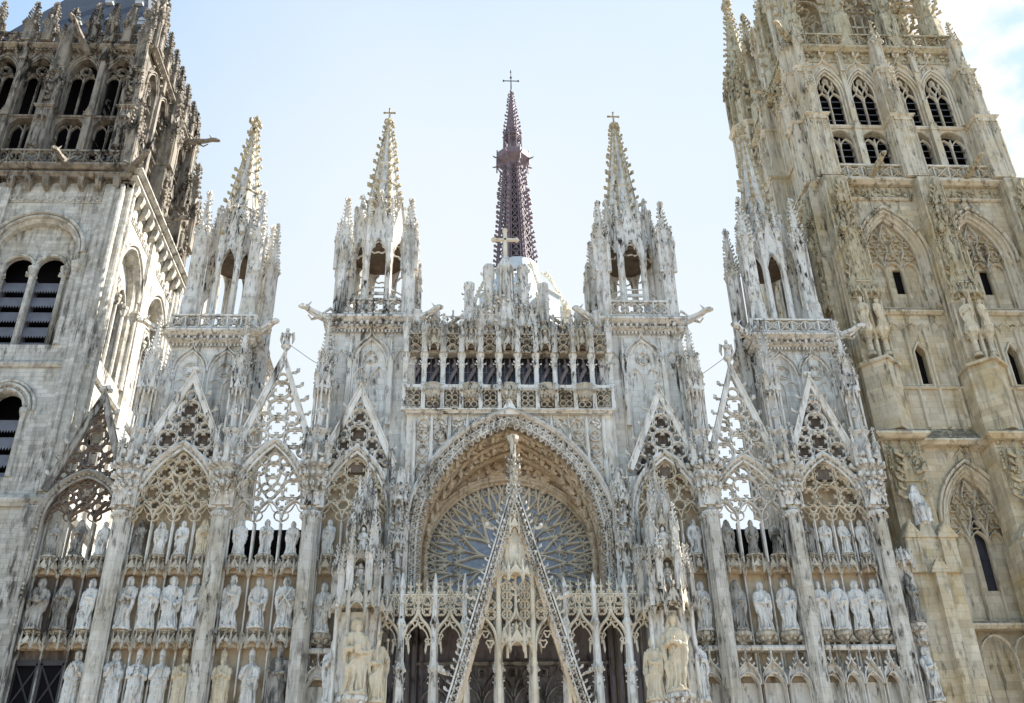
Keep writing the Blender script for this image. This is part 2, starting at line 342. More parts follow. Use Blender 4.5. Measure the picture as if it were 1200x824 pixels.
def foil(x, z, r, k=4, n=5, ph=pi/4, q=.52):          # cusped outline of k lobes
    p = []; lr = r*q; d = r-lr
    for j in range(k):
        a = ph+2*pi*j/k
        p += [(x+d*cos(a)+lr*cos(a+t), z+d*sin(a)+lr*sin(a+t)) for t in [-1.9+3.8*i/(n-1) for i in range(n)]]
    return p
def shift(p, dx, dz=0): return [(a+dx, b+dz) for a, b in p]
def dens(path, st=.12):
    o = []
    for (a, b), (c, d) in zip(path, path[1:]):
        k = max(1, int(hypot(c-a, d-b)/st)); o += [(a+(c-a)*i/k, b+(d-b)*i/k) for i in range(k)]
    return o+[path[-1]]
def inpoly(x, z, poly):
    c = False; j = len(poly)-1
    for i in range(len(poly)):
        (a, b), (d, e) = poly[i], poly[j]
        if (b > z) != (e > z) and x < (d-a)*(z-b)/(e-b)+a: c = not c
        j = i
    return c
def pack(poly, obst=(), rmin=.16, rmax=9, maxn=14, st=.09):   # mirrored circle packing of a symmetric region
    B = dens(list(poly)+[poly[0]])
    for o in obst: B += dens(o)
    zs = [p[1] for p in poly]; xs = [p[0] for p in poly]
    grid = []
    z = min(zs)
    while z < max(zs):
        x = 0
        while x < max(xs):
            if inpoly(x+1e-4, z, poly): grid.append([x, z, min(hypot(x-a, z-b) for a, b in B)])
            x += st
        z += st
    outc = []
    while len(outc) < maxn and grid:
        x, z, d = max(grid, key=lambda g: min(g[2], rmax)+(.04 if g[0] == 0 else 0))
        if x > 0: d = min(d, x) if x < d else d
        d = min(d, rmax)
        if d < rmin: break
        outc.append((x, z, d))
        if x > 0: outc.append((-x, z, d))
        for g_ in grid:
            g_[2] = min(g_[2], hypot(g_[0]-x, g_[1]-z)-d, hypot(g_[0]+x, g_[1]-z)-d)
        if x == 0: pass
        grid = [g_ for g_ in grid if g_[2] > rmin*.7]
    return outc
def fill(g, poly, obst, t, y, d, rmin=.16, rmax=9, maxn=14, st=.09, k=4):
    for x, z, r in pack(poly, obst, rmin, rmax, maxn, st):
        g.bar(circ(x, z, r+t*.28, 16 if r > .3 else 10), t, y, d, True)
        if r > .3: g.bar(foil(x, z, r-t*.1, 4, 6, pi/4), t*.6, y+d*.2, d*.7, True)

def tag(o, label, cat, group=None, kind=None):
    o['label'] = label; o['category'] = cat
    if group: o['group'] = group
    if kind: o['kind'] = kind
    return o
def thing(name, label, cat, loc=(0, 0, 0), group=None):
    o = bpy.data.objects.new(name, None); C.objects.link(o); o.location = loc; o.empty_display_size = .5
    return tag(o, label, cat, group)
def dup(o, loc=None, parent=None, label=None, group=None, rz=None, sx=None):
    c = o.copy(); C.objects.link(c); c.parent = parent
    if loc is not None: c.location = loc
    if rz is not None: c.rotation_euler = (0, 0, rz)
    if sx is not None: c.scale = sx
    if label: c['label'] = label
    if group: c['group'] = group
    for ch in list(o.children): dup(ch, None, c)
    return c
def again(o, loc, rz=None): return dup(o, loc, o.parent, rz=rz)      # another copy of a part beside it

# ---------------------------------------------------------------- ground
g = G(); g.add([(-900, -900, 0), (900, -900, 0), (900, 900, 0), (-900, 900, 0)], [(0, 1, 2, 3)])
o = g.obj('plaza_ground', 'paving'); o['kind'] = 'structure'; o['label'] = 'pale stone paved square before the cathedral'
# ---------------------------------------------------------------- statues
def figure(seed, head='bare', beard=True, arms='book', sway=.05, cope=False, seated=False, sash=True):
    rnd = random.Random(seed); g = G()
    def ring(rows, n=26, kf=8, amp=.09):
        ph = [rnd.random()*6 for _ in range(6)]; vs = []
        for z, rx, ry, am in rows:
            dx = sway*sin(pi*z/2.3); dy = -.02*sin(pi*z/1.3)
            for j in range(n):
                t = 2*pi*j/n; f_ = 1+am*(sin(kf*t+ph[0]+.9*z)+.6*sin((kf+5)*t+ph[1]-1.3*z)+.5*sin(3*t+ph[2]+z*1.5))*.6
                vs.append((dx+rx*f_*cos(t), dy+ry*f_*sin(t), z))
        m_ = len(rows); fs = [(i*n+j, i*n+(j+1) % n, (i+1)*n+(j+1) % n, (i+1)*n+j) for i in range(m_-1) for j in range(n)]
        g.add(vs, fs+[tuple(range(n-1, -1, -1)), tuple((m_-1)*n+j for j in range(n))])
    if seated:
        ring([(.08, .46, .42, .1), (.5, .42, .4, .1), (.95, .44, .44, .06), (1.1, .42, .36, .04), (1.25, .36, .27, .04), (1.6, .38, .25, .03), (1.95, .42, .25, .02), (2.1, .36, .22, .01), (2.2, .14, .13, 0), (2.3, .11, .11, 0)])
        for sg in (-1, 1): g.chain([(sg*.2, 0, 1.05), (sg*.24, -.42, 1.08), (sg*.26, -.5, .98), (sg*.24, -.46, .4), (sg*.24, -.5, .1)], [.2, .2, .19, .17, .18], 10)
    elif cope: ring([(.08, .47, .38, .11), (.35, .45, .37, .10), (.9, .44, .36, .06), (1.3, .45, .34, .05), (1.7, .46, .31, .04), (1.95, .44, .27, .02), (2.1, .34, .22, .01), (2.2, .15, .14, 0), (2.32, .11, .11, 0)], kf=9)
    else: ring([(.08, .43, .36, .2), (.2, .40, .34, .2), (.6, .34, .30, .17), (1.0, .33, .28, .14), (1.35, .33, .26, .11), (1.55, .34, .25, .07), (1.85, .41, .26, .03), (2.03, .41, .24, .02), (2.13, .32, .2, .01), (2.2, .14, .13, 0), (2.32, .11, .11, 0)])
    cx_ = sway*.1
    # head with face
    hz = 2.45; g.ball((cx_, -.03, hz), (.145, .17, .205), 14, 10)
    g.chain([(cx_, -.19, hz+.06), (cx_, -.235, hz-.03), (cx_, -.19, hz-.06)], [.02, .035, .028], 5)          # nose
    g.chain([(cx_-.09, -.165, hz+.065), (cx_, -.185, hz+.075), (cx_+.09, -.165, hz+.065)], .024, 5)            # brow
    g.chain([(cx_-.05, -.175, hz-.1), (cx_, -.19, hz-.095), (cx_+.05, -.175, hz-.1)], .016, 5)                 # mouth
    for sg in (-1, 1): g.ball((cx_+sg*.06, -.165, hz+.02), .024, 6, 4); g.ball((cx_+sg*.15, -.01, hz), (.03, .04, .06), 6, 4)
    if beard: g.chain([(cx_, -.13, hz-.1), (cx_, -.17, hz-.22), (cx_, -.17, hz-.38)], [.12, .1, .03], 8)
    if head == 'bare': g.ball((cx_, .02, hz+.05), (.18, .18, .19), 12, 8); [g.chain([(cx_+sg*.15, .02, hz+.1), (cx_+sg*.18, .03, hz-.1), (cx_+sg*.15, .05, hz-.25)], [.06, .07, .04], 6) for sg in (-1, 1)]
    if head == 'mitre':
        g.lathe([(.17, hz+.1), (.19, hz+.25), (.15, hz+.4), (.02, hz+.62)], 12, cx_, 0, 0, 1, .75)
        for sg in (-1, 1): g.chain([(cx_+sg*.1, .15, hz+.1), (cx_+sg*.12, .2, hz-.3)], [.05, .06], 4)
    if head == 'veil':
        g.ball((cx_, .03, hz+.03), (.2, .18, .23), 12, 8)
        for sg in (-1, 1): g.chain([(cx_+sg*.15, 0, hz+.1), (cx_+sg*.21, 0, hz-.15), (cx_+sg*.28, .02, hz-.42)], [.08, .1, .12], 7)
    if head == 'crown':
        g.ball((cx_, .02, hz+.03), (.18, .18, .18), 12, 8); g.lathe([(.18, hz+.1), (.2, hz+.26), (.17, hz+.27)], 12, cx_, 0)
        for k in range(6): a = k*pi/3; g.ball((cx_+.19*cos(a), .19*sin(a), hz+.3), .05, 6, 4)
    def arm(sg, el, ha):
        g.chain([(sg*.36+cx_, 0, 2.0), (sg*.43, -.02, 1.8), el, tuple(e*.4+h*.6 for e, h in zip(el, ha)), ha], [.13, .15, .14, .12, .07], 9)
        if not cope: g.chain([el, (el[0], el[1]-.03, el[2]-.25), (el[0]*.95, el[1]-.02, el[2]-.6)], [.12, .11, .03], 7)     # hanging sleeve
        d = Vector(ha)-Vector(el); d.normalize(); sd_ = d.cross(Vector((0, 1, 0))); sd_ = Vector((0, 0, 1)) if sd_.length < .1 else sd_.normalized()
        p = Vector(ha); g.chain([p-d*.04, p+d*.05, p+d*.12], [.05, .062, .05], 8)
        for k, ln in enumerate((.09, .11, .105, .08)):
            o_ = sd_*(.045-.03*k); g.chain([p+d*.1+o_, p+d*(.1+ln*.6)+o_+Vector((0, -.02, 0)), p+d*(.1+ln)+o_+Vector((0, .015, 0))], [.019, .018, .013], 5)
        g.chain([p+d*.02+sd_*.05, p+d*.07+sd_*.09, p+d*.12+sd_*.09], [.02, .02, .014], 5)
    A = {'book': ((-.44, -.1, 1.5), (-.1, -.33, 1.55), (.46, -.08, 1.48), (.14, -.34, 1.42)),
         'bless': ((-.46, -.16, 1.5), (-.26, -.36, 1.85), (.46, -.08, 1.48), (.1, -.34, 1.38)),
         'clasp': ((-.44, -.14, 1.5), (-.06, -.36, 1.68), (.44, -.14, 1.5), (.06, -.36, 1.62)),
         'cloth': ((-.46, -.06, 1.45), (-.3, -.28, 1.18), (.45, -.1, 1.5), (.08, -.34, 1.6)),
         'staff': ((-.44, -.1, 1.5), (-.06, -.34, 1.45), (.5, -.12, 1.55), (.42, -.34, 1.62)),
         'down': ((-.47, -.02, 1.45), (-.42, -.2, 1.02), (.45, -.1, 1.5), (.1, -.33, 1.5)),
         'lap': ((-.46, -.1, 1.5), (-.24, -.42, 1.2), (.46, -.1, 1.5), (.2, -.44, 1.3)),
         'cross': ((-.46, -.12, 1.5), (-.2, -.38, 1.62), (.46, -.12, 1.5), (.22, -.38, 1.34))}[arms]
    arm(-1, A[0], A[1]); arm(1, A[2], A[3])
    if sash and not cope:                               # mantle: thick drawn folds across the body
        for k in range(3):
            o_ = k*.15; g.chain([(.38, -.05, 1.9-o_*.6), (.22, -.25, 1.5-o_), (-.08, -.3, 1.16-o_), (-.32, -.22, .95-o_*.8), (-.4, -.02, .98-o_*.5)], [.03, .045, .05, .045, .03], 6)
        g.chain([(-.38, -.1, 1.15), (-.34, -.24, .8), (-.3, -.26, .4)], [.1, .11, .04], 7); g.chain([(.36, -.1, 1.5), (.36, -.2, .9), (.3, -.28, .3)], [.08, .09, .05], 7)
    if cope:
        for x in (-.1, .1): g.chain([(x*1.5, -.26, 2.05), (x, -.33, 1.4), (x, -.37, .7), (x*1.3, -.38, .15)], [.045, .05, .05, .04], 6)
        g.chain([(0, -.3, 1.95), (0, -.33, 1.85)], [.07, .06], 8)
        for k in range(3): g.chain([(-.4, -.16, 1.35-.25*k), (0, -.4, 1.02-.27*k), (.4, -.16, 1.35-.25*k)], [.03, .055, .03], 6)
    if not cope and not seated:
        for k in range(7):
            t_ = -pi/2+(k-3)*.42+rnd.uniform(-.1, .1); z_ = rnd.uniform(.95, 1.5); g.chain([(.33*cos(t_), .27*sin(t_), z_), (.385*cos(t_+.05), .325*sin(t_+.05), .6), (.48*cos(t_-.05), .40*sin(t_-.05), .1)], [.02, .055, .06], 6)
    for sg in (-1, 1): g.chain([(sg*.16, -.25, .13), (sg*.19, -.42, .12), (sg*.2, -.47, .1)], [.08, .075, .04], 7)
    if arms == 'book': g.box(-.14, .12, -.46, -.37, 1.36, 1.68)
    g.lathe([(.52, -.02), (.54, .03), (.5, .1), (.3, .11)], 10, 0, -.04, pi/10, 1, .9)
    me = bpy.data.meshes.new('saint_statue'); me.from_pydata(g.v, [], g.f); ob = bpy.data.objects.new('tmp_statue', me); C.objects.link(ob)
    md = ob.modifiers.new('r', 'REMESH'); md.mode = 'VOXEL'; md.voxel_size = .021; md.adaptivity = 0
    dg = bpy.context.evaluated_depsgraph_get(); dg.update()
    out_ = bpy.data.meshes.new_from_object(ob.evaluated_get(dg)); bpy.data.objects.remove(ob); bpy.data.meshes.remove(me); out_.name = 'saint_statue'
    off = Vector((seed*7.3, 0, 0)); pass
    nrm = [v.normal.copy() for v in out_.vertices]
    for v, nv_ in zip(out_.vertices, nrm):                             # drapery creases and weathered skin
        p = v.co; zf = 1 if p.z < 2.15 else .25
        d = noise.noise(Vector((p.x*9, p.y*9, p.z*2.2))+off)*.05*zf+noise.noise(Vector((p.x*5, p.y*5, p.z*7))+off)*.022*zf+noise.noise(p*22+off)*.006
        v.co = p+nv_*d
    out_.polygons.foreach_set('use_smooth', [True]*len(out_.polygons))
    return out_
SPEC = dict(
 apostle=(dict(head='bare', arms='book'), 'bearded saint holding a book'),
 toga=(dict(head='bare', arms='cloth', sway=-.07), 'bearded saint gathering his mantle'),
 sage=(dict(head='bare', arms='clasp', sway=.04), 'bearded saint with joined hands'),
 young=(dict(head='bare', beard=False, arms='down', sway=.08), 'beardless saint, one arm lowered'),
 bishop=(dict(head='mitre', beard=False, arms='bless', cope=True, sway=.02), 'mitred bishop raising one hand'),
 prelate=(dict(head='mitre', arms='clasp', cope=True, sway=-.02), 'mitred bishop in straight cope'),
 abbot=(dict(head='bare', beard=False, arms='bless', cope=True), 'bare-headed cleric in broad cope'),
 lady=(dict(head='veil', beard=False, arms='clasp', sway=.06), 'veiled saint with joined hands'),
 andrew=(dict(head='bare', arms='cross', sway=.02), 'saint with an X-shaped cross'),
 king=(dict(head='crown', arms='staff', sway=.04), 'crowned saint holding a staff'),
 monk=(dict(head='veil', arms='down', sway=-.05), 'hooded saint, one arm lowered'),
 scribe=(dict(head='bare', arms='lap', sway=.09, sash=False), 'bearded saint, both hands low'),
 martyr=(dict(head='bare', beard=False, arms='bless', sway=-.09), 'beardless saint raising one hand'),
 seated=(dict(head='veil', beard=False, arms='lap', seated=True, sway=0), 'seated draped figure'),
)
MESH = {k: figure(i+1, **v[0]) for i, (k, v) in enumerate(SPEC.items())}
# ---------------------------------------------------------------- west front: screen bays of statues
def screen_bay(cx, w, n, za, zg, style, arcade, label, y0=0, top=None, hw=None):
    T = thing('statue_screen', label, 'cathedral facade bay', (cx, y0, 0), 'screen bays of the west front')
    a = w/2-.3; zs = 20.9; lw = 2*a/n; hw = hw or w/2-.2; zf = za-.85
    # arched frame
    ho = arch(a+.29, zs, za+.36, n=12)
    outer = [(-w/2, 0), (-w/2, zf-.3)]+[p for p in ho[::-1] if p[1] > zf-.3]+[(w/2, zf-.3), (w/2, 0)]
    inner = arch(a, zs, za, 0, 12)
    g = G(); g.prism(outer+inner, 0, .78); wm = 'statuedark' if style == 'dark' else 'white'; FR = g.obj('arched_frame', wm, T)
    ap = arch(a, zs, za, 9, 14)
    g = G()
    g.roll(ap, .075, 0, -.03); g.roll(ap, .06, -.15, .02); g.roll(ap, .05, .13, .3)
    hp = arch(a+.25, zs, za+.31, zs-.5, 14)
    g.sweep(hp, [(-.1, .02), (-.12, -.2), (.0, -.26), (.1, -.1), (.1, .02)])
    g.sweep(arch(a+.02, zs, za+.02, 9, 14), [(.05, .3), (.12, .34), (.12, .7), (.02, .7)])
    g.mat('darkcarved')
    for i, (px, pz) in enumerate(dens(arch(a+.14, zs, za+.17, 15, 14), .22)): g.lump((px, -.06, pz), .075)
    g.obj('arch_moulding', wm, FR)
    # niche back
    g = G()
    if style == 'open':
        g.box(-a-.1, a+.1, .75, 1.0, 0, 19.0); g.box(-a-.1, a+.1, 1.7, 1.9, 18, 20.3); g.box(-a-.1, a+.1, .75, 1.9, 18.9, 19.02)
    elif style == 'dark': g.box(-a-.1, a+.1, .72, .95, 0, 19.1)
    else: g.prism(arch(a+.1, zs, za+.1, 0, 10), .72, .95)
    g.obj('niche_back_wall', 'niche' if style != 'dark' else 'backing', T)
    if style == 'open':
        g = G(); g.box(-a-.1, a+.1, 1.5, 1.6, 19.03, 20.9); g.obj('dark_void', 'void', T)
    # mullions
    g = G()
    for i in range(n+1):
        x = -a+i*lw
        g.chain([(x, .45, 0), (x, .45, 19.0)], .05, 6); g.chain([(x, .2, 18.6), (x, .2, zs+.1)], .05, 6); g.box(x-.03, x+.03, .45, .74, 0, zs)
    g.obj('mullion', wm, T)
    if style == 'dark':
        for i in range(2):                               # iron lattice across the dark lower openings
            x = -a+(i+.5)*lw; q = G(); q.box(x-lw*.42, x+lw*.42, .66, .70, 0, 13.6); q.mat('metal')
            for z in (9.6, 11.6): q.chain([(x-lw*.42, .6, z), (x+lw*.42, .6, z+2)], .05, 4); q.chain([(x+lw*.42, .6, z), (x-lw*.42, .6, z+2)], .05, 4)
            for e in (-.42, .42): q.box(x+lw*e-.06, x+lw*e+.06, .5, .68, 0, 13.7)
            q.box(x-lw*.45, x+lw*.45, .5, .68, 13.6, 13.85); q.box(x-lw*.45, x+lw*.45, .55, .68, 11.5, 11.6); q.obj('lattice_grille', 'void', T)
    # tracery head
    g = G(); t = .1
    lights = []
    for i in range(n):
        c_ = -a+(i+.5)*lw; p = shift(arch(lw/2, zs+.05, zs+lw*.85, n=6), c_); lights.append(p)
        g.bar(p, t, .08, .3)
        for sg in (-1, 1): g.bar(shift(bez((sg*lw*.46, zs+.0), (sg*lw*.12, zs+.12), (sg*lw*.2, zs+lw*.36), (sg*lw*.36, zs+lw*.42), 5), c_), t*.6, .14, .18); g.bar(shift(bez((sg*lw*.4, zs+lw*.34), (sg*lw*.1, zs+lw*.36), (sg*lw*.1, zs+lw*.6), (0, zs+lw*.74), 5), c_), t*.5, .15, .16)
    head = [p for p in arch(a, zs, za, n=12)]
    poly = head+[(-a, zs+.05)]+[q for p in lights for q in p[::-1]]
    obst = []
    if style in ('flame', 'dark') or (style == 'open' and cx < 0):
        H = za-zs
        for i in range(1, n):
            x = -a+i*lw
            for sg in (-1, 1):
                x2 = x+sg*lw*1.05
                b = bez((x, zs+.05), (x, zs+H*.3), (x+sg*lw*.9, zs+H*.22), (x2, zs+H*.62))
                b = [q for q in b if inpoly(q[0], q[1], arch(a-.02, zs, za, zs-1, 12))]
                if len(b) > 2: obst.append(b); g.bar(b, t*.95, .1, .26)
        b = bez((0, zs+H*.42), (.25*a, zs+H*.6), (.3*a, zs+H*.72), (0, za-.05)); obst += [b, [(-p, q) for p, q in b]]
        g.bar(b, t*.8, .12, .24); g.bar(obst[-1], t*.8, .12, .24)
    fill(g, poly, obst, t, .1, .26, .13, a*(.36 if style == 'open' else .34), 16, .06)
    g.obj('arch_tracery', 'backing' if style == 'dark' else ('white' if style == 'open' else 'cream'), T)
    # gable
    g = G()
    rk = [(-hw, zf), (0, zg), (hw, zf)]
    g.sweep(rk[::-1], [(-.16, -.3), (-.16, .12), (.08, .12), (.13, -.1), (.13, -.3)]); g.sweep(rk[::-1], [(-.25, -.4), (-.25, .14), (-.17, .14), (-.17, -.34)])
    g.mat('carved')
    k = int((zg-zf)/.85)
    for i in range(1, k):
        f_ = i/k
        for sg in (-1, 1):
            x, z = sg*hw*(1-f_), zf+(zg-zf)*f_
            g.chain([(x, -.1, z), (x+sg*.3, -.12, z+.06), (x+sg*.46, -.12, z+.02)], [.05, .06, .08], 4); g.crock((x+sg*.3, -.12, z+.05), (sg, 0, .2), .3)
    GB = g.obj('gable', wm, T)
    g = G(); poly = [(-hw+.45, zf+.1), (0, zg-.55), (hw-.45, zf+.1)]
    hood = arch(a+.42, zs, za+.46, n=14)
    poly = [(0, zg-.4)]+[(-hw+.1, zf+.05)]+[p for p in hood[::-1] if p[1] > zf and abs(p[0]) < hw-.2]+[(hw-.1, zf+.05)]
    fill(g, poly, [], .11, -.2, .24, .13, .58, 14, .06)
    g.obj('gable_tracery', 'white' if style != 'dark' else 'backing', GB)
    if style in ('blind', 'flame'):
        q = G(); q.prism([(-hw+.3, zf-.2), (hw-.3, zf-.2), (0, zg-.7)], .35, .45); q.obj('gable_shade_panel', 'backing', GB)  # panel added behind the openwork; its dark colour paints the shade there
    g = G()
    if top == 'angel':
        g.chain([(0, -.1, zg-.2), (0, -.1, zg+.25), (0, -.1, zg+.7), (0, -.1, zg+.8)], [.14, .1, .12, .22], 8)
        g.lathe([(.22, zg+.8), (.3, zg+.95), (.26, zg+1.02)], 8, 0, -.1)
        g.lathe([(.22, zg+1.02), (.17, zg+1.5), (.21, zg+1.8), (.08, zg+1.9)], 8, 0, -.1); g.ball((0, -.12, zg+2.03), (.11, .12, .14))
        for sg in (-1, 1):
            g.chain([(sg*.12, .0, zg+1.75), (sg*.3, .06, zg+1.95), (sg*.36, .08, zg+1.5), (sg*.3, .08, zg+1.2)], [.06, .11, .09, .02], 4)
            g.chain([(sg*.2, -.12, zg+1.75), (sg*.22, -.25, zg+1.5), (sg*.04, -.32, zg+1.55)], [.06, .055, .04], 5)
    else:
        g.chain([(0, -.1, zg-.2), (0, -.1, zg+.5)], [.12, .1], 8); g.lathe([(.12, zg+.45), (.24, zg+.6), (.24, zg+.75), (.14, zg+.85)], 8, 0, -.1)
        for kk in range(4): g.crock((0, -.1, zg+.55), (cos(kk*pi/2+.7), sin(kk*pi/2+.7), 0), .3)
    g.obj('finial', 'carved', GB)
    # canopies / brackets for the rows
    dy = .5
    r0 = None
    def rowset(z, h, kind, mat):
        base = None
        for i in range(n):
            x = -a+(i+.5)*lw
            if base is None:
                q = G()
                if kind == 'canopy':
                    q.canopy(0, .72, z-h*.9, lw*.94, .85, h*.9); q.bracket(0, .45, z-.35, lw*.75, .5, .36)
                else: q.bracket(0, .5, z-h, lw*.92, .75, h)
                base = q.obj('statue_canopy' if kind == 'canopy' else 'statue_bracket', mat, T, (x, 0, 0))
            else: again(base, (x, 0, 0))
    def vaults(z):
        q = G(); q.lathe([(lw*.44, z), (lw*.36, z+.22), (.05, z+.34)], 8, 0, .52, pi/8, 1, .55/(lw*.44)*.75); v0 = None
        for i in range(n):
            x = -a+(i+.5)*lw; v0 = again(v0, (x, 0, 0)) if v0 else q.obj('canopy_vault', 'tan', T, (x, 0, 0))  # warm tan stands in for light bounced up under the canopies
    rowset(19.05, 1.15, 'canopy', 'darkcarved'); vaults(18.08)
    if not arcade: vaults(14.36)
    if arcade:
        rowset(14.95, .8, 'bracket', 'darkcarved')
        g = G(); g.ledge(-a, a, -.05, .74, 13.95, 14.2, .06); g.obj('string_course', 'carved', T)
        base = None
        for i in range(n):
            x = -a+(i+.5)*lw
            if base is None:
                q = G(); q.bar(arch(lw*.42, 12.2, 12.9, 8, 6), .1, -.02, .5); q.bar(ogee(lw*.46, 12.3, 13.75), .12, -.1, .5)
                q.prism([(-lw*.4, 12.75), (lw*.4, 12.75), (0, 13.7)], .2, .3)
                for f_ in (.2, .45, .7):
                    for sg in (-1, 1): q.crock((sg*lw*.36*(1-f_), -.08, 12.8+f_*.95), (sg*.8, -.1, .3), .14)
                q.chain([(0, 0, 13.6), (0, 0, 14.0)], .05, 5)
                for sg in (-1, 1): q.chain([(sg*lw*.5, 0, 12.4), (sg*lw*.5, 0, 13.6), (sg*lw*.5, 0, 13.95)], [.06, .045, .01], 4)
                q.box(-lw/2, lw/2, .62, .73, 0, 12.5)
                base = q.obj('arcade_gablet', 'white', T, (x, 0, 0))
            else: again(base, (x, 0, 0))
    else:
        rowset(15.2, 1.0, 'canopy', 'darkcarved'); rowset(11.4, .9, 'bracket', 'darkcarved')
    return T, a, lw

def buttress_pier(x, label, y0=0, s=1, zt=24.0):
    T = thing('buttress_pier', label, 'buttress', (x, y0, 0), 'slender piers between the statue bays')
    g = G()
    hexp = lambda h, d: [(-h, 0), (-h, -d*.55), (-h*.45, -d), (h*.45, -d), (h, -d*.55), (h, 0)]
    def col(h, d, z0, z1):
        p = hexp(h, d); k = len(p); g.add([(a, b, z) for z in (z0, z1) for a, b in p], [(i, (i+1) % k, k+(i+1) % k, k+i) for i in range(k)]+[tuple(range(k-1, -1, -1)), tuple(range(k, 2*k))])
    col(.4, .62, 0, 15.6); col(.37, .56, 15.6, 21.0); col(.35, .5, 21.0, zt-1.2)
    g.gablet(0, -.6, 15.3, .5, .8, .12, .12)
    for sg in (-1, 1): g.chain([(sg*.4, -.18, 0), (sg*.4, -.18, 21.4)], .06, 6); g.chain([(sg*.22, -.52, 0), (sg*.22, -.52, 21.2)], .045, 5)
    g.obj('shaft', 'pier', T)
    g = G()
    g.lathe([(.42, 20.9), (.52, 21.1), (.52, 21.2), (.42, 21.3)], 8, 0, -.15, pi/8)
    for i in range(8): a_ = pi+i*pi/7; g.crock((.42*cos(a_), -.15+.42*sin(a_), 20.9), (cos(a_), sin(a_), 0), .16)
    g.gablet(0, -.62, 21.5, .8, 1.5, .2, .16)
    g.pinnacle(-.42, -.3, 21.4, .34, 2.0, 1.6, .13); g.pinnacle(.42, -.3, 21.4, .34, 2.0, 1.6, .13)
    for i in range(70): g.lump((random.uniform(-.55, .55), -.4-random.random()*.3, zt-2.0+random.random()*2.4), .13)
    for zz, rr in ((zt-1.5, .5), (zt-.9, .6), (zt-.3, .72), (zt+.3, .5)):
        for i in range(9): a_ = pi*.95+i*pi*1.1/8; g.crock((rr*cos(a_), -.1+rr*sin(a_), zz), (cos(a_), sin(a_), 0), .3)
    for sg in (-.62, 0, .62): g.pinnacle(sg, -.5 if sg else -.75, zt-.2, .22, 1.0, 1.1, .1)
    g.lathe([(.4, zt-1.4), (.62, zt-.4), (.7, zt-.1), (.6, zt)], 8, 0, -.1, pi/8)
    g.obj('carved_capital', 'carved', T)
    # open niche above, with slender corner shafts, a small figure and a spirelet
    g = G(); zn = zt+2.0
    g.lathe([(.5, zt), (.42, zt+.3), (.42, zt+1.7), (.62, zt+1.95), (.62, zn)], 6, 0, -.05, pi/6)
    for i in range(6): a_ = i*pi/3+pi/6; g.chain([(.48*cos(a_), -.05+.48*sin(a_), zn), (.46*cos(a_), -.05+.46*sin(a_), zn+2.6)], .06, 5)
    g.box(-.3, .3, .1, .4, zn, zn+2.5)
    g.obj('niche', 'carved', T)
    g = G(); g.lathe([(.2, zn), (.17, zn+.6), (.22, zn+1.3), (.08, zn+1.45)], 7, 0, -.15); g.ball((0, -.18, zn+1.58), (.11, .12, .15), 7, 5)
    g.chain([(.2, -.15, zn+1.25), (.25, -.3, zn+.95), (0, -.38, zn+1.0)], [.07, .06, .04], 5); g.chain([(-.2, -.15, zn+1.25), (-.25, -.3, zn+.9), (-.05, -.38, zn+.85)], [.07, .06, .04], 5)
    g.obj('niche_figure', 'statue', T)
    g = G()
    g.canopy(0, .3, zn+2.2, 1.0, .75, 1.3); g.pinnacle(0, -.05, zn+3.0, .5, 1.3, 2.9, .17)
    for i in range(4): a_ = i*pi/2+pi/4; g.pinnacle(.48*cos(a_), -.05+.48*sin(a_), zn+2.5, .2, .8, 1.5, .09)
    g.obj('pinnacle', 'carved', T)
    return T

BAYS = []
def B(*a, **k): BAYS.append(screen_bay(*a, **k)+(a[0], a[2])); return BAYS[-1]
B(-8.35, 4.3, 3, 24.8, 28.4, 'blind', True, 'blind traceried screen bay between the rose and the open gable, grey tower side')
B(-12.85, 4.7, 3, 25.2, 30.5, 'open', False, 'screen bay with tall see-through gable topped by an angel, grey tower side', top='angel')
B(-17.75, 5.0, 4, 25.0, 29.2, 'flame', False, 'four-light screen bay with flowing blind tracery under the outer turret beside the grey tower')
B(-22.5, 4.4, 3, 23.3, 27.9, 'dark', False, 'soot-dark screen bay with open black tracery hard against the grey tower')
B(8.55, 4.3, 3, 24.5, 28.3, 'blind', True, 'blind traceried screen bay between the rose and the open gable, ochre tower side')
B(12.9, 4.5, 3, 24.3, 29.9, 'open', True, 'screen bay with see-through quatrefoil gable topped by an angel, ochre tower side', top='angel')
B(17.4, 4.6, 4, 24.4, 29.1, 'blind', True, 'four-light screen bay with quatrefoil tracery under the outer turret beside the ochre tower')
pw = ['pier between the portal bay and the open-gabled bay', 'pier between the open-gabled bay and the four-light bay', 'outermost pier where the statue screen meets the tower']
for i, x in enumerate((-10.5, -15.22, -20.27)): buttress_pier(x, 'slender white '+pw[i]+', grey tower side', -.05)
for i, x in enumerate((10.68, 15.12, 19.72)): buttress_pier(x, 'slender white '+pw[i]+', ochre tower side', -.05)

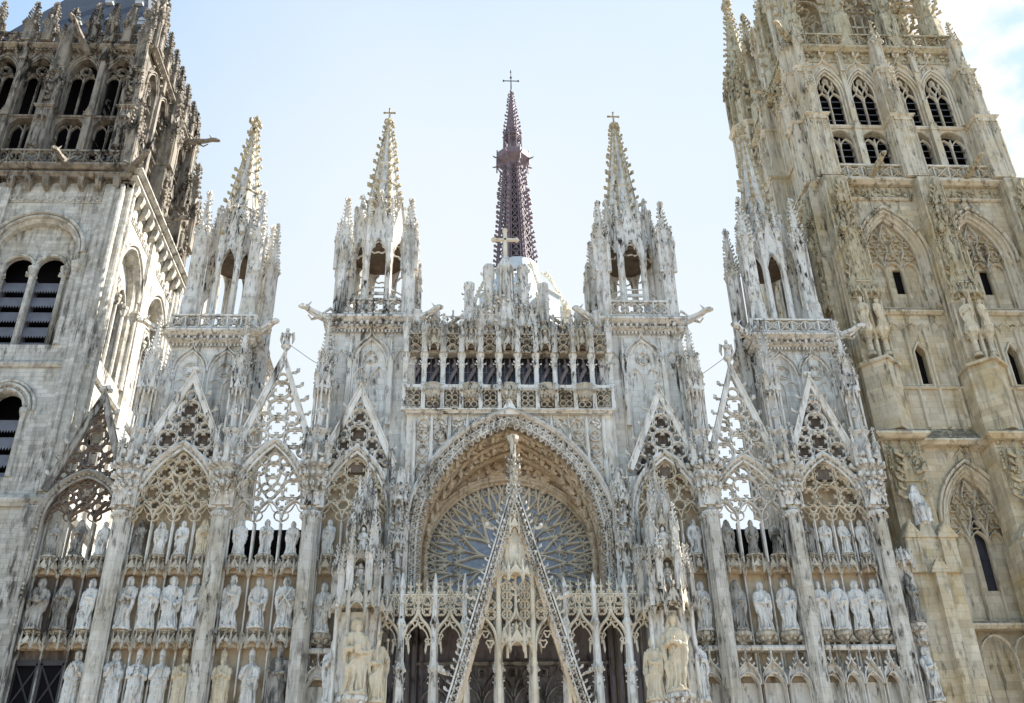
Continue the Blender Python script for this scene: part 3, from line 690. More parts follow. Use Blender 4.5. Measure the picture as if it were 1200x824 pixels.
# ---------------------------------------------------------------- four turrets
def turret_body(T, w, d, z1, outer):
    g = G(); h = w/2
    g.box(-h, h, .85, .85+d, 0, z1); TW = g.obj('turret_wall', 'ashlar', T)
    g = G()
    for k, (face, wd, ox, oy) in enumerate(((0, w, 0, .85), (pi/2, d, h, .85+d/2), (-pi/2, d, -h, .85+d/2))):
        g.push(Matrix.Translation((ox, oy, 0)) @ Matrix.Rotation(face, 4, 'Z'))
        zt = z1-.75
        if outer:
            for c_ in (-wd*.22, wd*.22):
                q = wd*.19
                g.bar(shift(arch(q, zt-1.7, zt-.15, zt-7, 8), c_), .14, -.16, .2); g.bar(shift(ogee(q+.12, zt-1.5, zt+.45), c_), .1, -.22, .22)
                g.bar(shift(circ(0, zt-1.35, q*.52, 14), c_), .08, -.1, .12, True); g.bar(shift(foil(0, zt-1.35, q*.46), c_), .05, -.08, .1, True)
                for e in (-1, 1): g.bar(shift(arch(q*.46, zt-2.5, zt-2.0, zt-7, 5), c_+e*q*.48), .07, -.1, .12)
                g.crock((c_, -.2, zt+.4), (0, -.6, .4), .25)
        else:
            q = wd*.21
            g.bar(arch(q, zt-2.2, zt-.3, zt-8, 8), .15, -.18, .22); g.bar(ogee(q+.14, zt-1.9, zt+.45), .1, -.24, .24)
            g.bar(circ(0, zt-1.5, q*.42, 14), .08, -.12, .14, True); g.bar(foil(0, zt-1.5, q*.38), .05, -.1, .12, True)
            for e in (-1, 1): g.bar(shift(arch(q*.46, zt-3.1, zt-2.2, zt-8, 5), e*q*.5), .08, -.12, .14)
            for c_ in (-wd*.37, wd*.37): g.bar(shift(arch(q*.42, zt-2.0, zt-1.0, zt-8, 5), c_), .1, -.14, .18)
            for c_ in (-wd*.25, wd*.25): g.pinnacle(c_, -.14, zt-6, .26, 4.2, 1.6, .1)
        g.pop()
    for sx in (-1, 1):
        for yy in (.85, .85+d):
            g.pinnacle(sx*(h-.05), yy, z1-9.5, .62, 6.6, 2.4, .17)
    g.obj('blind_arcade', 'white', TW)
    g = G()
    g.ledge(-h-.12, h+.12, .7, 1.0+d, z1-.42, z1-.02, .22); g.ledge(-h-.35, h+.35, .45, 1.25+d, z1, z1+.5, .3)
    for i in range(int(w/.3)): g.lump((-h+i*.31, .62, z1-.16), .1)
    for i in range(int(d/.3)):
        for sx in (-1, 1): g.lump((sx*(h+.2), .9+i*.31, z1-.16), .1)
    for i in range(int(w/.22)): x = -h+.05+i*.22; g.box(x, x+.11, .6, .75, z1-.62, z1-.46)
    for i in range(int(w/.36)): x = -h-.1+i*.37; g.crock((x, .5, z1-.28), (0, -1, 0), .26)
    CN = g.obj('cornice', 'carved', T)
    # gargoyles
    g = G()
    gargoyle(g, 1.9)
    a_ = g.obj('gargoyle', 'carved', CN, (-h-.2, .6, z1+.2)); a_.rotation_euler = (0, 0, radians(-52))
    again(a_, (h+.2, .6, z1+.2), radians(52))

def gargoyle(g, L_=1.9):                              # reaches out along -y
    g.chain([(0, .3, -.1), (0, -.3*L_, .0), (0, -.65*L_, .1), (0, -.82*L_, .24), (0, -.95*L_, .22), (0, -1.08*L_, .12)], [.24, .26, .2, .19, .2, .09], 6)
    for sg in (-1, 1):
        g.chain([(sg*.12, -.8*L_, .36), (sg*.22, -.72*L_, .62)], [.07, .015], 4)
        g.chain([(sg*.18, -.3*L_, .1), (sg*.42, -.1*L_, .5), (sg*.2, .2, .3)], [.06, .1, .03], 4)
        g.chain([(sg*.16, -.4*L_, -.1), (sg*.22, -.55*L_, -.3), (sg*.14, -.7*L_, -.12)], [.1, .08, .06], 4)

def balustrade(T, segs, z, h, mat='white', kind='quatre', d=.14):   # segs of (x0,x1,y,rot) or lists of two corner points
    g0 = None
    for (xa, ya), (xb, yb) in segs:
        L_ = hypot(xb-xa, yb-ya); g = G(); g.box(0, L_, -d/2, d/2, 0, h*.12); g.box(-.02, L_+.02, -d*.75, d*.75, h*.88, h)
        k = max(1, round(L_/(h*.8))); c = L_/k
        for i in range(k):
            x = (i+.5)*c; r = min(c*.47, h*.37)
            if kind == 'quatre': g.bar(circ(x, h*.5, r, 14), .09, -d/2, d, True); g.bar(foil(x, h*.5, r*.9), .06, -d/2, d, True)
            elif kind == 'flame':
                for sg in (-1, 1): g.bar(shift(bez((-c*.5*sg, h*.12), (-c*.1*sg, h*.3), (c*.1*sg, h*.7), (c*.5*sg, h*.88)), x), .09, -d/2, d)
                g.bar(foil(x, h*.5, r*.55, 4, 4, 0), .05, -d/2, d, True)
            else: g.bar(shift(arch(c*.42, h*.5, h*.86, h*.12, 4), x), .09, -d/2, d); g.bar(foil(x, h*.6, r*.6, 3, 4, pi/2), .05, -d/2, d, True)
            g.box(x-c/2-.04, x-c/2+.04, -d/2, d/2, h*.1, h*.9)
        g.box(L_-.05, L_+.05, -d*.7, d*.7, 0, h*1.02); g.box(-.05, .05, -d*.7, d*.7, 0, h*1.02)
        o = g.obj('balustrade_panel', mat, T, (xa, ya, z)); o.rotation_euler = (0, 0, atan2(yb-ya, xb-xa))

def inner_turret(x, label):
    T = thing('stair_turret', label, 'turret', (x, 0, 0), 'open spired turrets of the west front')
    w, d, z1 = 4.75, 4.4, 33.55; zc = z1+.5; cy = .85+d/2; turret_body(T, w, d, z1, False)
    balustrade(T, [((-1.75, .5), (1.75, .5)), ((2.3, 1.2), (2.3, 4.6)), ((-2.3, 4.6), (-2.3, 1.2))], zc, 1.15, 'carved')
    q = G(); q.pinnacle(0, 0, zc, .66, 6.0, 2.7, .22, 3); [q.pinnacle(e*.42, f*.42, zc+3.2, .2, 2.0, 1.4, .1) for e in (-1, 1) for f in (-1, 1)]
    base = None
    for sx in (-1, 1):
        for yy in (.75, .85+d-.1):
            if base is None: base = q.obj('corner_pinnacle', 'carved', T, (sx*2.05, yy, 0))
            else: again(base, (sx*2.05, yy, 0))
    # octagonal open lantern
    R = 1.85; zt = zc+6.4
    q = G(); q.chain([(0, 0, zc), (0, 0, zt+1.4)], [.24, .19], 6); q.pinnacle(0, 0, zt-.4, .34, 1.6, 1.9, .13)
    base = None
    for i in range(8):
        a_ = pi/8+i*pi/4; p = (R*cos(a_), cy+R*sin(a_), 0)
        if base is None: base = q.obj('lantern_shaft', 'white', T, p)
        else: again(base, p)
    q = G(); wd = 2*R*sin(pi/8)
    q.prism([(-wd/2, zt-1.6), (-wd/2, zt+.4), (0, zt+3.2), (wd/2, zt+.4), (wd/2, zt-1.6)]+arch(wd/2-.2, zt-1.5, zt-.1, zt-1.6, 6)[::1], -.1, .1)
    q.bar([(-wd/2, zt+.2), (0, zt+3.3), (wd/2, zt+.2)], .14, -.2, .3); q.bar(arch(wd/2-.16, zt-1.6, zt-.05, zt-2, 6), .1, -.18, .3)
    q.bar(foil(0, zt-.85, wd*.36, 3, 5, pi/2), .07, -.06, .12, True)
    for f_ in (.2, .4, .6, .8):
        for sg in (-1, 1): q.crock((sg*wd/2*(1-f_), -.1, zt+.2+3.1*f_), (sg*.8, -.2, .3), .22)
    q.finial(0, -.08, zt+3.3, .6)
    rl = G(); rl.box(-wd/2, wd/2, -.05, .05, zc+2.0, zc+2.2); rl.box(-wd/2, wd/2, -.03, .03, zc+2.5, zc+2.58); rb = None
    base = None; ap = R*cos(pi/8)
    for i in range(8):
        a_ = i*pi/4-pi/2; p = (ap*cos(a_), cy+ap*sin(a_), 0)
        if base is None: base = q.obj('lantern_arch', 'carved', T, p)
        else: again(base, p, a_+pi/2)
        rb = again(rb, p, a_+pi/2) if rb else rl.obj('lantern_rail', 'carved', T, p)
    g = G(); g.lathe([(1.75, zt-.6), (1.5, zt+.4), (.7, zt+.9), (.1, zt+1)], 8, 0, cy, pi/8); g.obj('lantern_vault', 'vaultshade', T)
    spire_top(T, 0, cy, zt+.6, 1.42, 52.0)
    return T

def spire_top(T, x, y, z0, r, z1, top='cross'):
    g = G(); n = 8; ph = pi/8; H = z1-z0
    g.lathe([(r, z0), (r*.1, z1)], n, x, y, ph)
    for f_ in (.28, .44, .60, .76):
        rr = r*(1-.9*f_); zz = z0+H*f_; g.lathe([(rr*.98, zz-.12), (rr*1.13, zz), (rr*1.05, zz+.1)], n, x, y, ph)
    for j in range(n):                                  # blind tracery lancets on the faces
        a_ = ph+pi/n+2*pi*j/n
        for f0, f1 in ((.02, .26), (.30, .42), (.46, .58), (.62, .74)):
            rr = (1-.9*f0)*r*cos(pi/n); r2 = (1-.9*f1)*r*cos(pi/n); ww = rr*sin(pi/n)*.55
            t_ = Vector((-sin(a_), cos(a_), 0)); o_ = Vector((cos(a_), sin(a_), 0)); b0 = Vector((x, y, z0+H*f0)); b1 = Vector((x, y, z0+H*f1))
            g.chain([b0+o_*rr+t_*ww, b0.lerp(b1, .7)+o_*(rr*.3+r2*.7)+t_*ww*.7, b1+o_*r2, b0.lerp(b1, .7)+o_*(rr*.3+r2*.7)-t_*ww*.7, b0+o_*rr-t_*ww], .05, 4)
    g.mat('ochredark')
    for j in range(n):
        a_ = ph+2*pi*j/n; g.chain([(x+r*cos(a_), y+r*sin(a_), z0), (x+r*.1*cos(a_), y+r*.1*sin(a_), z1)], [.09, .05], 5)
        for i in range(15):
            f_ = (i+.4)/15; rr = r*(1-.9*f_); g.crock((x+rr*cos(a_), y+rr*sin(a_), z0+H*f_), (cos(a_), sin(a_), 0), .36-.12*f_)
    SP = g.obj('spire', 'carved', T)
    g = G(); g.lathe([(.2, z1-.3), (.36, z1-.1), (.36, z1+.05), (.2, z1+.2)], 8, x, y); g.cross(x, y, z1+.1, 1.15, .065) if top == 'cross' else g.finial(x, y, z1+.1, 1.3); g.obj('cross' if top == 'cross' else 'finial', 'ochredark', SP)

def outer_turret(x, label, sgn):
    T = thing('outer_turret', label, 'turret', (x, 0, 0), 'open spired turrets of the west front')
    w, d, z1 = 4.5, 4.4, 32.5; zc = z1+.5; cy = .85+d/2; turret_body(T, w, d, z1, True)
    balustrade(T, [((-2.45, .5), (2.45, .5)), ((2.45, .5), (2.45, 4.9)), ((-2.45, 4.9), (-2.45, .5))], zc, .95, 'white', 'flame')
    q = G(); q.lathe([(.75, zc), (.62, zc+2.4), (.5, zc+2.5)], 4, 0, 0, pi/4); q.pinnacle(0, 0, zc+2.4, .72, 4.6, 3.6, .25, 2)
    base = None
    for sx in (-1, 1):
        for yy in (1.35, .85+d-.35):
            if base is None: base = q.obj('corner_pinnacle', 'carved', T, (sx*1.75, yy, 0))
            else: again(base, (sx*1.75, yy, 0))
    # tall narrow lantern, two gabled openings to each face
    R = 1.5; zt = zc+6.2
    q = G(); q.chain([(0, 0, zc), (0, 0, zt+1.8)], [.23, .17], 6); q.pinnacle(0, 0, zt+.4, .3, 1.7, 2.1, .13)
    base = None
    for i in range(8):
        a_ = pi/8+i*pi/4; p = (R*cos(a_), cy+R*sin(a_), 0)
        if base is None: base = q.obj('lantern_shaft', 'white', T, p)
        else: again(base, p)
    q = G(); wd = 2*R*sin(pi/8)
    q.prism([(-wd/2, zt-.9), (-wd/2, zt+.2), (0, zt+3.4), (wd/2, zt+.2), (wd/2, zt-.9)]+arch(wd/2-.14, zt-.8, zt+.5, zt-.9, 6), -.1, .1)
    q.bar([(-wd/2, zt+.1), (0, zt+3.5), (wd/2, zt+.1)], .14, -.2, .3); q.bar(arch(wd/2-.12, zt-.9, zt+.5, zt-5, 6), .1, -.18, .3)
    for f_ in (.2, .4, .6, .8):
        for sg in (-1, 1): q.crock((sg*wd/2*(1-f_), -.1, zt+.2+3.2*f_), (sg*.8, -.2, .3), .2)
    q.finial(0, -.08, zt+3.5, .6)
    base = None; ap = R*cos(pi/8)
    for i in range(8):
        a_ = i*pi/4-pi/2; p = (ap*cos(a_), cy+ap*sin(a_), 0)
        if base is None: base = q.obj('lantern_arch', 'carved', T, p)
        else: again(base, p, a_+pi/2)
    g = G(); g.lathe([(1.4, zt), (1.2, zt+.6), (.1, zt+.8)], 8, 0, cy, pi/8); g.obj('lantern_vault', 'vaultshade', T)
    spire_top(T, 0, cy, zt+1.2, 1.42, 51.0, 'finial')
    # slim pinnacle standing free at the inner corner
    g = G(); g.pinnacle(0, 0, 27, .55, 11.2, 3.6, .2, 4); g.obj('corner_shaft', 'carved', T, (-sgn*2.7, 2.2, 0))
    return T
inner_turret(-8.05, 'white open lantern turret with crocketed spire beside the central gable, grey tower side')
inner_turret(8.05, 'white open lantern turret with crocketed spire beside the central gable, ochre tower side')
outer_turret(-17.4, 'tall narrow spired turret over the four-light bay beside the grey tower', -1)
outer_turret(17.3, 'tall narrow spired turret over the four-light bay beside the ochre tower', 1)
# ---------------------------------------------------------------- central bay: great arch and rose
T = thing('rose_facade', 'central wall with the great pointed arch framing the big rose window', 'cathedral facade bay', (0, 0, 0))
ZS, ZA, AW = 19.6, 26.6, 5.05
g = G()
g.prism([(-5.75, 0), (-5.75, 27.25), (5.75, 27.25), (5.75, 0)]+arch(AW+.52, ZS, ZA+.6, 0, 16), .25, .8); g.obj('spandrel_wall', 'white', T)
g = G()                                                 # stepped arch orders running back to the rose
for k, (aw, za, y0, y1) in enumerate(((AW-.02, ZA-.02, .8, 1.5), (AW-.14, ZA-.4, 1.5, 2.2), (AW-.26, ZA-.8, 2.2, 3.0))):
    g.sweep(arch(aw, ZS, za, 0, 18), [(.0, y0), (.12, y0+.04), (.12, y1), (-.75, y1), (-.75, y0+.25)])
    g.roll(arch(aw-.02, ZS, za-.02, 0, 18), .09, .02, y0+.02); g.roll(arch(aw-.1, ZS, za-.1, 0, 18), .07, 0, y0+.12)
g.obj('arch_soffit', 'tan', T)
g = G()
for k, (aw, za, y) in enumerate(((AW-.14, ZA-.18, 1.15), (AW-.5, ZA-.6, 1.9))):
    for i, (px, pz) in enumerate(dens(arch(aw, ZS, za, 17, 18), .13)):
        g.lump((px, y-.1+random.uniform(-.25, .25), pz-.1), .15)
        if i % 5 == 0: g.chain([(px, y-.3, pz-.3), (px, y-.35, pz-.05), (px, y-.3, pz+.25)], [.08, .16, .09], 5); g.ball((px, y-.4, pz+.3), .09, 6, 4)
g.obj('carved_soffit_figure', 'tan', T)
g = G(); oa = arch(AW+.02, ZS, ZA+.02, 16.5, 20)
g.sweep(arch(AW+.62, ZS, ZA+.72, 17, 20), [(-.12, .3), (-.14, -.3), (0, -.42), (.1, -.2), (.12, .3)]); g.roll(oa, .1, 0, .2); g.roll(arch(AW+.12, ZS, ZA+.14, 16.5, 20), .06, 0, -.02)
g.obj('arch_moulding', 'white', T)
g = G()                                                  # openwork fringe: two rows of pierced trefoils
def along(path, st):
    o = []; acc = 0
    for (a, b), (c, d) in zip(path, path[1:]):
        L_ = hypot(c-a, d-b); t_ = st-acc if acc else 0
        while t_ <= L_: o.append((a+(c-a)*t_/L_, b+(d-b)*t_/L_, atan2(d-b, c-a))); t_ += st
        acc = (L_-(t_-st)) if t_ > L_ else 0
    return o
for rr, sz, y, st in ((.42, .2, -.1, .40), (.1, .2, -.2, .40)):
    for px, pz, an in along(dens(arch(AW+rr, ZS, ZA+rr*1.1, 17, 20), .05), st):
        R2 = lambda q: [(px+a*cos(an)-b*sin(an), pz+a*sin(an)+b*cos(an)) for a, b in q]
        g.bar(R2(foil(0, 0, sz, 3, 4, -pi/2)), .12, y, .2, True); g.bar(R2([(-.2, -.18), (-.2, .2)]), .07, y, .2)
for px, pz, an in along(dens(arch(AW-.14, ZS, ZA-.16, 17, 20), .05), .40):
    R2 = lambda q: [(px+a*cos(an)-b*sin(an), pz+a*sin(an)+b*cos(an)) for a, b in q]
    g.bar(R2(foil(0, .02, .13, 3, 4, pi/2)), .06, -.16, .14, True)
for rr in (.27, -.05): g.bar(arch(AW+rr, ZS, ZA+rr*1.1, 17, 20), .07, -.18, .25)
g.obj('openwork_fringe', 'carved', T)
# tympanum between arch and rose, with reliefs
g = G(); RX, RZ, RR = .05, 19.55, 4.72
g.prism(arch(AW-.1, ZS, ZA-.5, 0, 16), 3.06, 3.4, [shift(circ(0, 0, RR, 40), RX, RZ)]); g.obj('tympanum_wall', 'tan', T)
for sg in (-1, 1):
    g = G(); k = 0
    while k < 110:
        x = sg*random.uniform(.05, 3.6); z = random.uniform(22, 26.2); k += 1
        if hypot(x-RX, z-RZ) > RR+.4 and inpoly(x, z, arch(AW-.5, ZS, ZA-.8, 15, 10)): g.lump((x, 2.98, z), .26)
    for q_ in range(4):
        x = sg*(.5+q_*.55); z = 24.9-q_*.38
        g.chain([(x-.25, 2.95, z-.2), (x, 2.8, z), (x+.22, 2.9, z+.25)], [.12, .2, .1], 6); g.ball((x+sg*.1, 2.75, z+.3), .13, 6, 5)
    g.obj('relief_figures', 'tan', T)
rose = G()
for r_, t_, y in ((RR+.3, .14, 2.85), (RR+.12, .12, 2.8), (RR-.04, .1, 2.95)): rose.roll(circ(RX, RZ, r_, 56), t_, 0, y, True)
rose.sweep(circ(RX, RZ, RR+.2, 56), [(-.2, 2.9), (.2, 2.9), (.2, 3.3), (-.2, 3.3)], True)
rim = rose.obj('rose_rim', 'tan', T)
g = G()
def pol(r_, a_): return (RX+r_*cos(a_), RZ+r_*sin(a_))
nS = 12
for j in range(nS):
    a0 = 2*pi*j/nS+pi/12; da = 2*pi/nS
    g.bar([pol(.8, a0), pol(RR*.62, a0)], .11, 2.96, .25)
    for sg in (-1, 1):
        def PB(*q): return [pol(r_, a0+sg*t_*da) for r_, t_ in bez(*q, n=8)]
        g.bar(PB((RR*.30, 0), (RR*.42, .05), (RR*.46, .33), (RR*.66, .5)), 0.174, 2.97, .24)
        g.bar(PB((RR*.55, 0), (RR*.66, .02), (RR*.70, .22), (RR*.86, .25)), 0.155, 2.97, .24)
        g.bar(PB((RR*.66, .5), (RR*.74, .5), (RR*.76, .3), (RR*.98, .27)), 0.155, 2.97, .24)
        g.bar(PB((RR*.55, 0), (RR*.72, .22), (RR*.82, .04), (RR*.98, 0)), 0.155, 2.97, .24)
        g.bar(PB((RR*.66, .5), (RR*.8, .36), (RR*.86, .48), (RR*.98, .5)), 0.136, 2.98, .22)
        g.bar(PB((RR*.86, .25), (RR*.9, .2), (RR*.95, .2), (RR*.985, .13)), 0.116, 2.99, .2)
        g.bar(PB((RR*.86, .25), (RR*.9, .32), (RR*.95, .34), (RR*.985, .4)), 0.116, 2.99, .2)

    for r_, t_, q_, k_ in ((.62, .27, .24, 3), (.78, .37, .22, 3), (.91, .12, .15, 3), (.90, .38, .15, 3)):
        for sg in ((-1, 1) if t_ not in (0, .5) else (1,)):
            px, pz = pol(RR*r_, a0+sg*t_*da); g.bar(foil(px, pz, q_, k_, 5, a0+sg*t_*da), .075, 3.0, .18, True)
g.bar(circ(RX, RZ, .8, 20), 0.232, 2.95, .26, True); g.bar(foil(RX, RZ, .75, 6), 0.155, 2.97, .22, True)
g.obj('rose_tracery', 'cream', T)
g = G(); g.prism(shift(circ(0, 0, RR+.05, 40), RX, RZ), 3.16, 3.2); g.obj('rose_glass', 'roseglass', T)
# panelled spandrels beside the arch
for sx in (-1, 1):
    g = G()
    for x in (2.35, 3.35, 4.35, 5.3):
        zb = ZS+sqrt(max(0, 1-(x/5.9)**2))*7.2
        zb = next((b for a, b in dens(arch(AW+.7, ZS, ZA+.8, 17, 20), .05) if a <= x), ZS)
        g.chain([(sx*x, .1, zb-.1), (sx*x, .1, 26.7), (sx*x, .1, 27.2)], [.13, .1, .03], 5)
        g.bar(shift(arch(.36, 26.5, 26.95, None, 5), sx*(x-.5)), .08, .02, .2)
        if 26.4-zb > 1.2:
            for zz in (25.9, 25.0, 24.1, 23.2):
                if zz > zb+.7: g.bar(shift(foil(0, 0, .3), sx*(x-.5), zz), .07, .1, .16, True); g.bar(shift(circ(0, 0, .34, 10), sx*(x-.5), zz), .06, .06, .2, True)
        g.bar(bez((sx*x, zb+.05), (sx*x, zb+.9), (sx*(x+.5), zb+.5), (sx*(x+.95), zb-.5)), .08, .06, .2)
        for q in range(8): g.lump((sx*(x-.5+random.uniform(-.3, .3)), .15, 26.7+random.uniform(-.4, .3)), .1)
    g.obj('spandrel_tracery', 'white', T)
g = G()                                                  # apex finial of the great arch
g.prism([(-.55, 27.0), (.55, 27.0), (0, 28.1)], -.32, -.1); g.finial(0, -.3, 28.0, .7); g.obj('arch_finial', 'white', T)

# ---------------------------------------------------------------- gallery of openings above the arch
T = thing('arcade_gallery', 'row of eleven dark openings between white columns under pinnacled canopies', 'gallery', (0, 0, 27.2))
GZ = 27.2
g = G(0, 0, GZ); g.box(-5.8, 5.8, -.1, 1.6, 27.2, 27.45); g.box(-5.8, 5.8, -.2, 1.4, 28.6, 28.95); g.ledge(-5.8, 5.8, -.15, 1.0, 27.26, 27.44, .15); g.box(-5.8, 5.8, 1.0, 1.3, 27.4, 28.9); g.obj('gallery_floor', 'white', T)
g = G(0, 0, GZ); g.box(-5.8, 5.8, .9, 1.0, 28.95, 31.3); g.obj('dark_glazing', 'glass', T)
g = G(0, 0, GZ)
for i in range(11):
    x = (i-5)*1.08
    for dx in (-.18, .18): g.box(x+dx-.02, x+dx+.02, .85, .9, 28.9, 31.2)
    for zz in (29.6, 30.3): g.box(x-.5, x+.5, .86, .9, zz, zz+.04)
    g.chain([(x-.3, .6, 29), (x-.1, .7, 29.8), (x+.2, .7, 30.4), (x+.1, .6, 31.1)], [.08, .12, .14, .05], 5); g.ball((x+.1, .6, 30.6), .15, 6, 4)
g.obj('window_bar', 'soot', T)
q = G(); q.lathe([(.22, 28.9-GZ), (.22, 29.1-GZ), (.15, 29.2-GZ), (.145, 30.2-GZ), (.19, 30.25-GZ), (.17, 30.4-GZ), (.16, 30.7-GZ), (.25, 31.0-GZ), (.25, 31.15-GZ)], 8)
for i in range(6): q.crock((.2*cos(i), .2*sin(i), 30.45-GZ), (cos(i), sin(i), 0), .14)
base = None
for i in range(12):
    x = (i-5.5)*1.08
    if base is None: base = q.obj('column', 'white', T, (x, .12, 0))
    else: again(base, (x, .12, 0))
# balustrade below: pierced panels between square posts, every other panel a half-round bracket
qa = G(); z = 27.45-GZ
qa.box(-.4, .4, -.05, .02, z, z+.1)
for a in (-.18, .18):
    for b in (.32, .68): qa.bar(circ(a, z+b, .17, 10), .07, -.08, .14, True)
    qa.bar(shift(ogee(.17, z+.85, z+1.25), a), .07, -.08, .14)
qa.box(-.42, .42, -.1, .06, z+1.12, z+1.3)
qb = G()
qb.lathe([(.18, z+.45), (.42, z+.75), (.5, z+.95), (.5, z+1.35), (.56, z+1.42), (.52, z+1.5)], 10, 0, 0, 0, 1, .9)
for i in range(9): a = pi+pi*i/8; qb.crock((.47*cos(a), .42*sin(a), z+1.0), (cos(a), sin(a), 0), .17); qb.crock((.3*cos(a), .3*sin(a), z+.55), (cos(a), sin(a), 0), .14)
for a in (-.18, .18): qb.bar(circ(a, z+.28, .17, 10), .07, -.08, .14, True)
qc = G(); qc.lathe([(.2, z-.15), (.17, z), (.15, z+1.1), (.2, z+1.25), (.16, z+1.4), (.1, z+1.5)], 4, 0, 0, pi/4)
pa = pb = pc = None
for i in range(11):
    x = (i-5)*1.08
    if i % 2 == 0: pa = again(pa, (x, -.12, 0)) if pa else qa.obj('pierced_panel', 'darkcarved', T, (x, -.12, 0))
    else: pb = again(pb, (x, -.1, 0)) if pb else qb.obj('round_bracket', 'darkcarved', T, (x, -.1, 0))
for i in range(12):
    x = (i-5.5)*1.08; pc = again(pc, (x, -.14, 0)) if pc else qc.obj('balustrade_post', 'carved', T, (x, -.14, 0))
# canopy band above
ca = G(); z = 31.1-GZ                                     # projecting vaulted canopy
ca.canopy(0, .35, z+.1, 1.05, .8, 1.3)
ca.lathe([(.42, z+.5), (.36, z+1.4), (.4, z+1.5), (.2, z+2.0)], 8, 0, .1, pi/8)
for i in range(5):
    a = pi+pi*i/4; ca.pinnacle(.42*cos(a), .1+.42*sin(a), z+.75, .13, .7, .6, .07)
ca.bar(shift(ogee(.3, z+1.0, z+1.9), 0), .08, -.36, .1); ca.finial(0, .05, z+1.9, .5)
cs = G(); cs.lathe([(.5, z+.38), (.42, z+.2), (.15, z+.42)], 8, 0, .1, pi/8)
cb = G()                                                  # openwork gablet with cross
cb.bar(ogee(.44, z+.1, z+1.7), .1, -.1, .25); cb.bar(arch(.42, z+.05, z+.6, z-.25, 5), .1, -.1, .3)
for f_ in (.25, .5, .75):
    for sg in (-1, 1): cb.crock((sg*.42*(1-f_), -.12, z+.3+1.3*f_), (sg, 0, .3), .2)
cb.bar(circ(0, z+.82, .2, 12), .07, -.08, .2, True); cb.bar(foil(0, z+.3, .3, 3, 4, pi/2), .06, -.05, .15, True)
for a in (-.28, 0, .28): cb.bar(shift(foil(0, 0, .13, 4, 4), a, z+1.25 if a == 0 else z+.95), .05, -.06, .15, True)
cb.prism([(-.4, z+.9), (.4, z+.9), (.4, z+2.0), (-.4, z+2.0)], .35, .45)
for sg in (-1, 1):
    for zz in (1.1, 1.5, 1.9): cb.bar(shift(arch(.16, z+zz, z+zz+.25, None, 4), sg*.22), .06, .2, .15)
cb.finial(0, -.1, z+1.7, .55)
cc = G(); cc.pinnacle(0, 0, z, .3, 1.5, 1.0, .12, 2)
pa = pb = pc = pd = None
for i in range(11):
    x = (i-5)*1.08
    if i % 2 == 1: pa = again(pa, (x, 0, 0)) if pa else ca.obj('canopy', 'darkcarved', T, (x, 0, 0)); pd = again(pd, (x, 0, 0)) if pd else cs.obj('canopy_vault', 'vaultshade', T, (x, 0, 0))
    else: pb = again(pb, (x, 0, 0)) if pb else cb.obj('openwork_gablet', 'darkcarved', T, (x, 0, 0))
for i in range(12):
    x = (i-5.5)*1.08; pc = again(pc, (x, -.05, 0)) if pc else cc.obj('pinnacle', 'carved', T, (x, -.05, 0))
g = G(0, 0, GZ); g.box(-5.8, 5.8, .5, .7, 31.35, 32.9); g.box(-5.8, 5.8, .1, .7, 31.2, 31.4); g.box(-5.8, 5.8, -.12, .0, 32.35, 32.42)
for i in range(30): g.lump((random.uniform(-5.6, 5.6), .45, random.uniform(31.6, 33.0)), .1)
for i in range(44):
    x = -5.7+i*.265; g.pinnacle(x, .35, 32.2, .13, random.uniform(.6, 1.0), random.uniform(.4, .7), .07)
for i in range(44): x = -5.6+i*.26; g.bar(shift(arch(.1, 32.4, 32.7, 31.9, 3), x), .04, .4, .12)
g.obj('parapet_wall', 'darkcarved', T)
qx = G(); qx.cross(0, 0, 33.0-GZ, 1.15, .055); px_ = None
for x in (-3.24, 3.24): px_ = again(px_, (x, .2, 0)) if px_ else qx.obj('cross', 'carved', T, (x, .2, 0))
qs = G(); qs.lathe([(.3, 32.6-GZ), (.27, 34.0-GZ), (.3, 34.1-GZ), (.26, 34.25-GZ), (.1, 34.35-GZ)], 8, 0, 0, pi/8)
for i in range(14): a = i*2.4; qs.crock((.27*cos(a), .27*sin(a), 32.7-GZ+i*.09), (cos(a), sin(a), 0), .14)
ps = None
for x in (-5.35, -4.3, 4.3, 5.35): ps = again(ps, (x, .35, 0)) if ps else qs.obj('stub_pinnacle', 'carved', T, (x, .35, 0))

# ---------------------------------------------------------------- crown of the nave gable
T = thing('crowning_pinnacle', 'central cluster of shafts and little flying arches topped by a stone cross', 'pinnacle', (-.05, .4, 32.5), None)
CX, CZ = -.05, 32.5
g = G(CX, .4, CZ); g.lathe([(.75, 32.5), (.55, 34.5), (.42, 35.2), (.4, 37.2), (.5, 37.4), (.38, 37.8), (.2, 38.3)], 8, CX, .4, pi/8)
for i in range(8): a = i*pi/4; g.chain([(CX+.5*cos(a), .4+.5*sin(a), 34), (CX+.44*cos(a), .4+.44*sin(a), 37.4)], .06, 5); g.crock((CX+.42*cos(a), .4+.42*sin(a), 37.3), (cos(a), sin(a), 0), .25)
for i in range(30):
    zz = random.uniform(32.6, 35.4); wd = 2.0-(zz-32.6)*.55; g.lump((CX+random.uniform(-wd, wd), random.uniform(-.1, .1), zz), .13)
for i in range(13):
    x = (i-6)*.3; zt_ = 35.6-abs(x)*.75; g.pinnacle(CX+x, .15, 32.6, .17, zt_-33.4, .9, .1, 2)
    if i % 2: g.gablet(CX+x, -.05, 33.0, .5, 1.3, .1, .12)
g.obj('shaft', 'carved', T)
g = G(CX, .4, CZ); g.cross(CX, .4, 38.2, 2.2, .13); g.obj('cross', 'cream', T)
q = G(); q.lathe([(.34, 0), (.3, 3.3), (.36, 3.5), (.36, 4.4), (.3, 4.55)], 6, 0, 0)
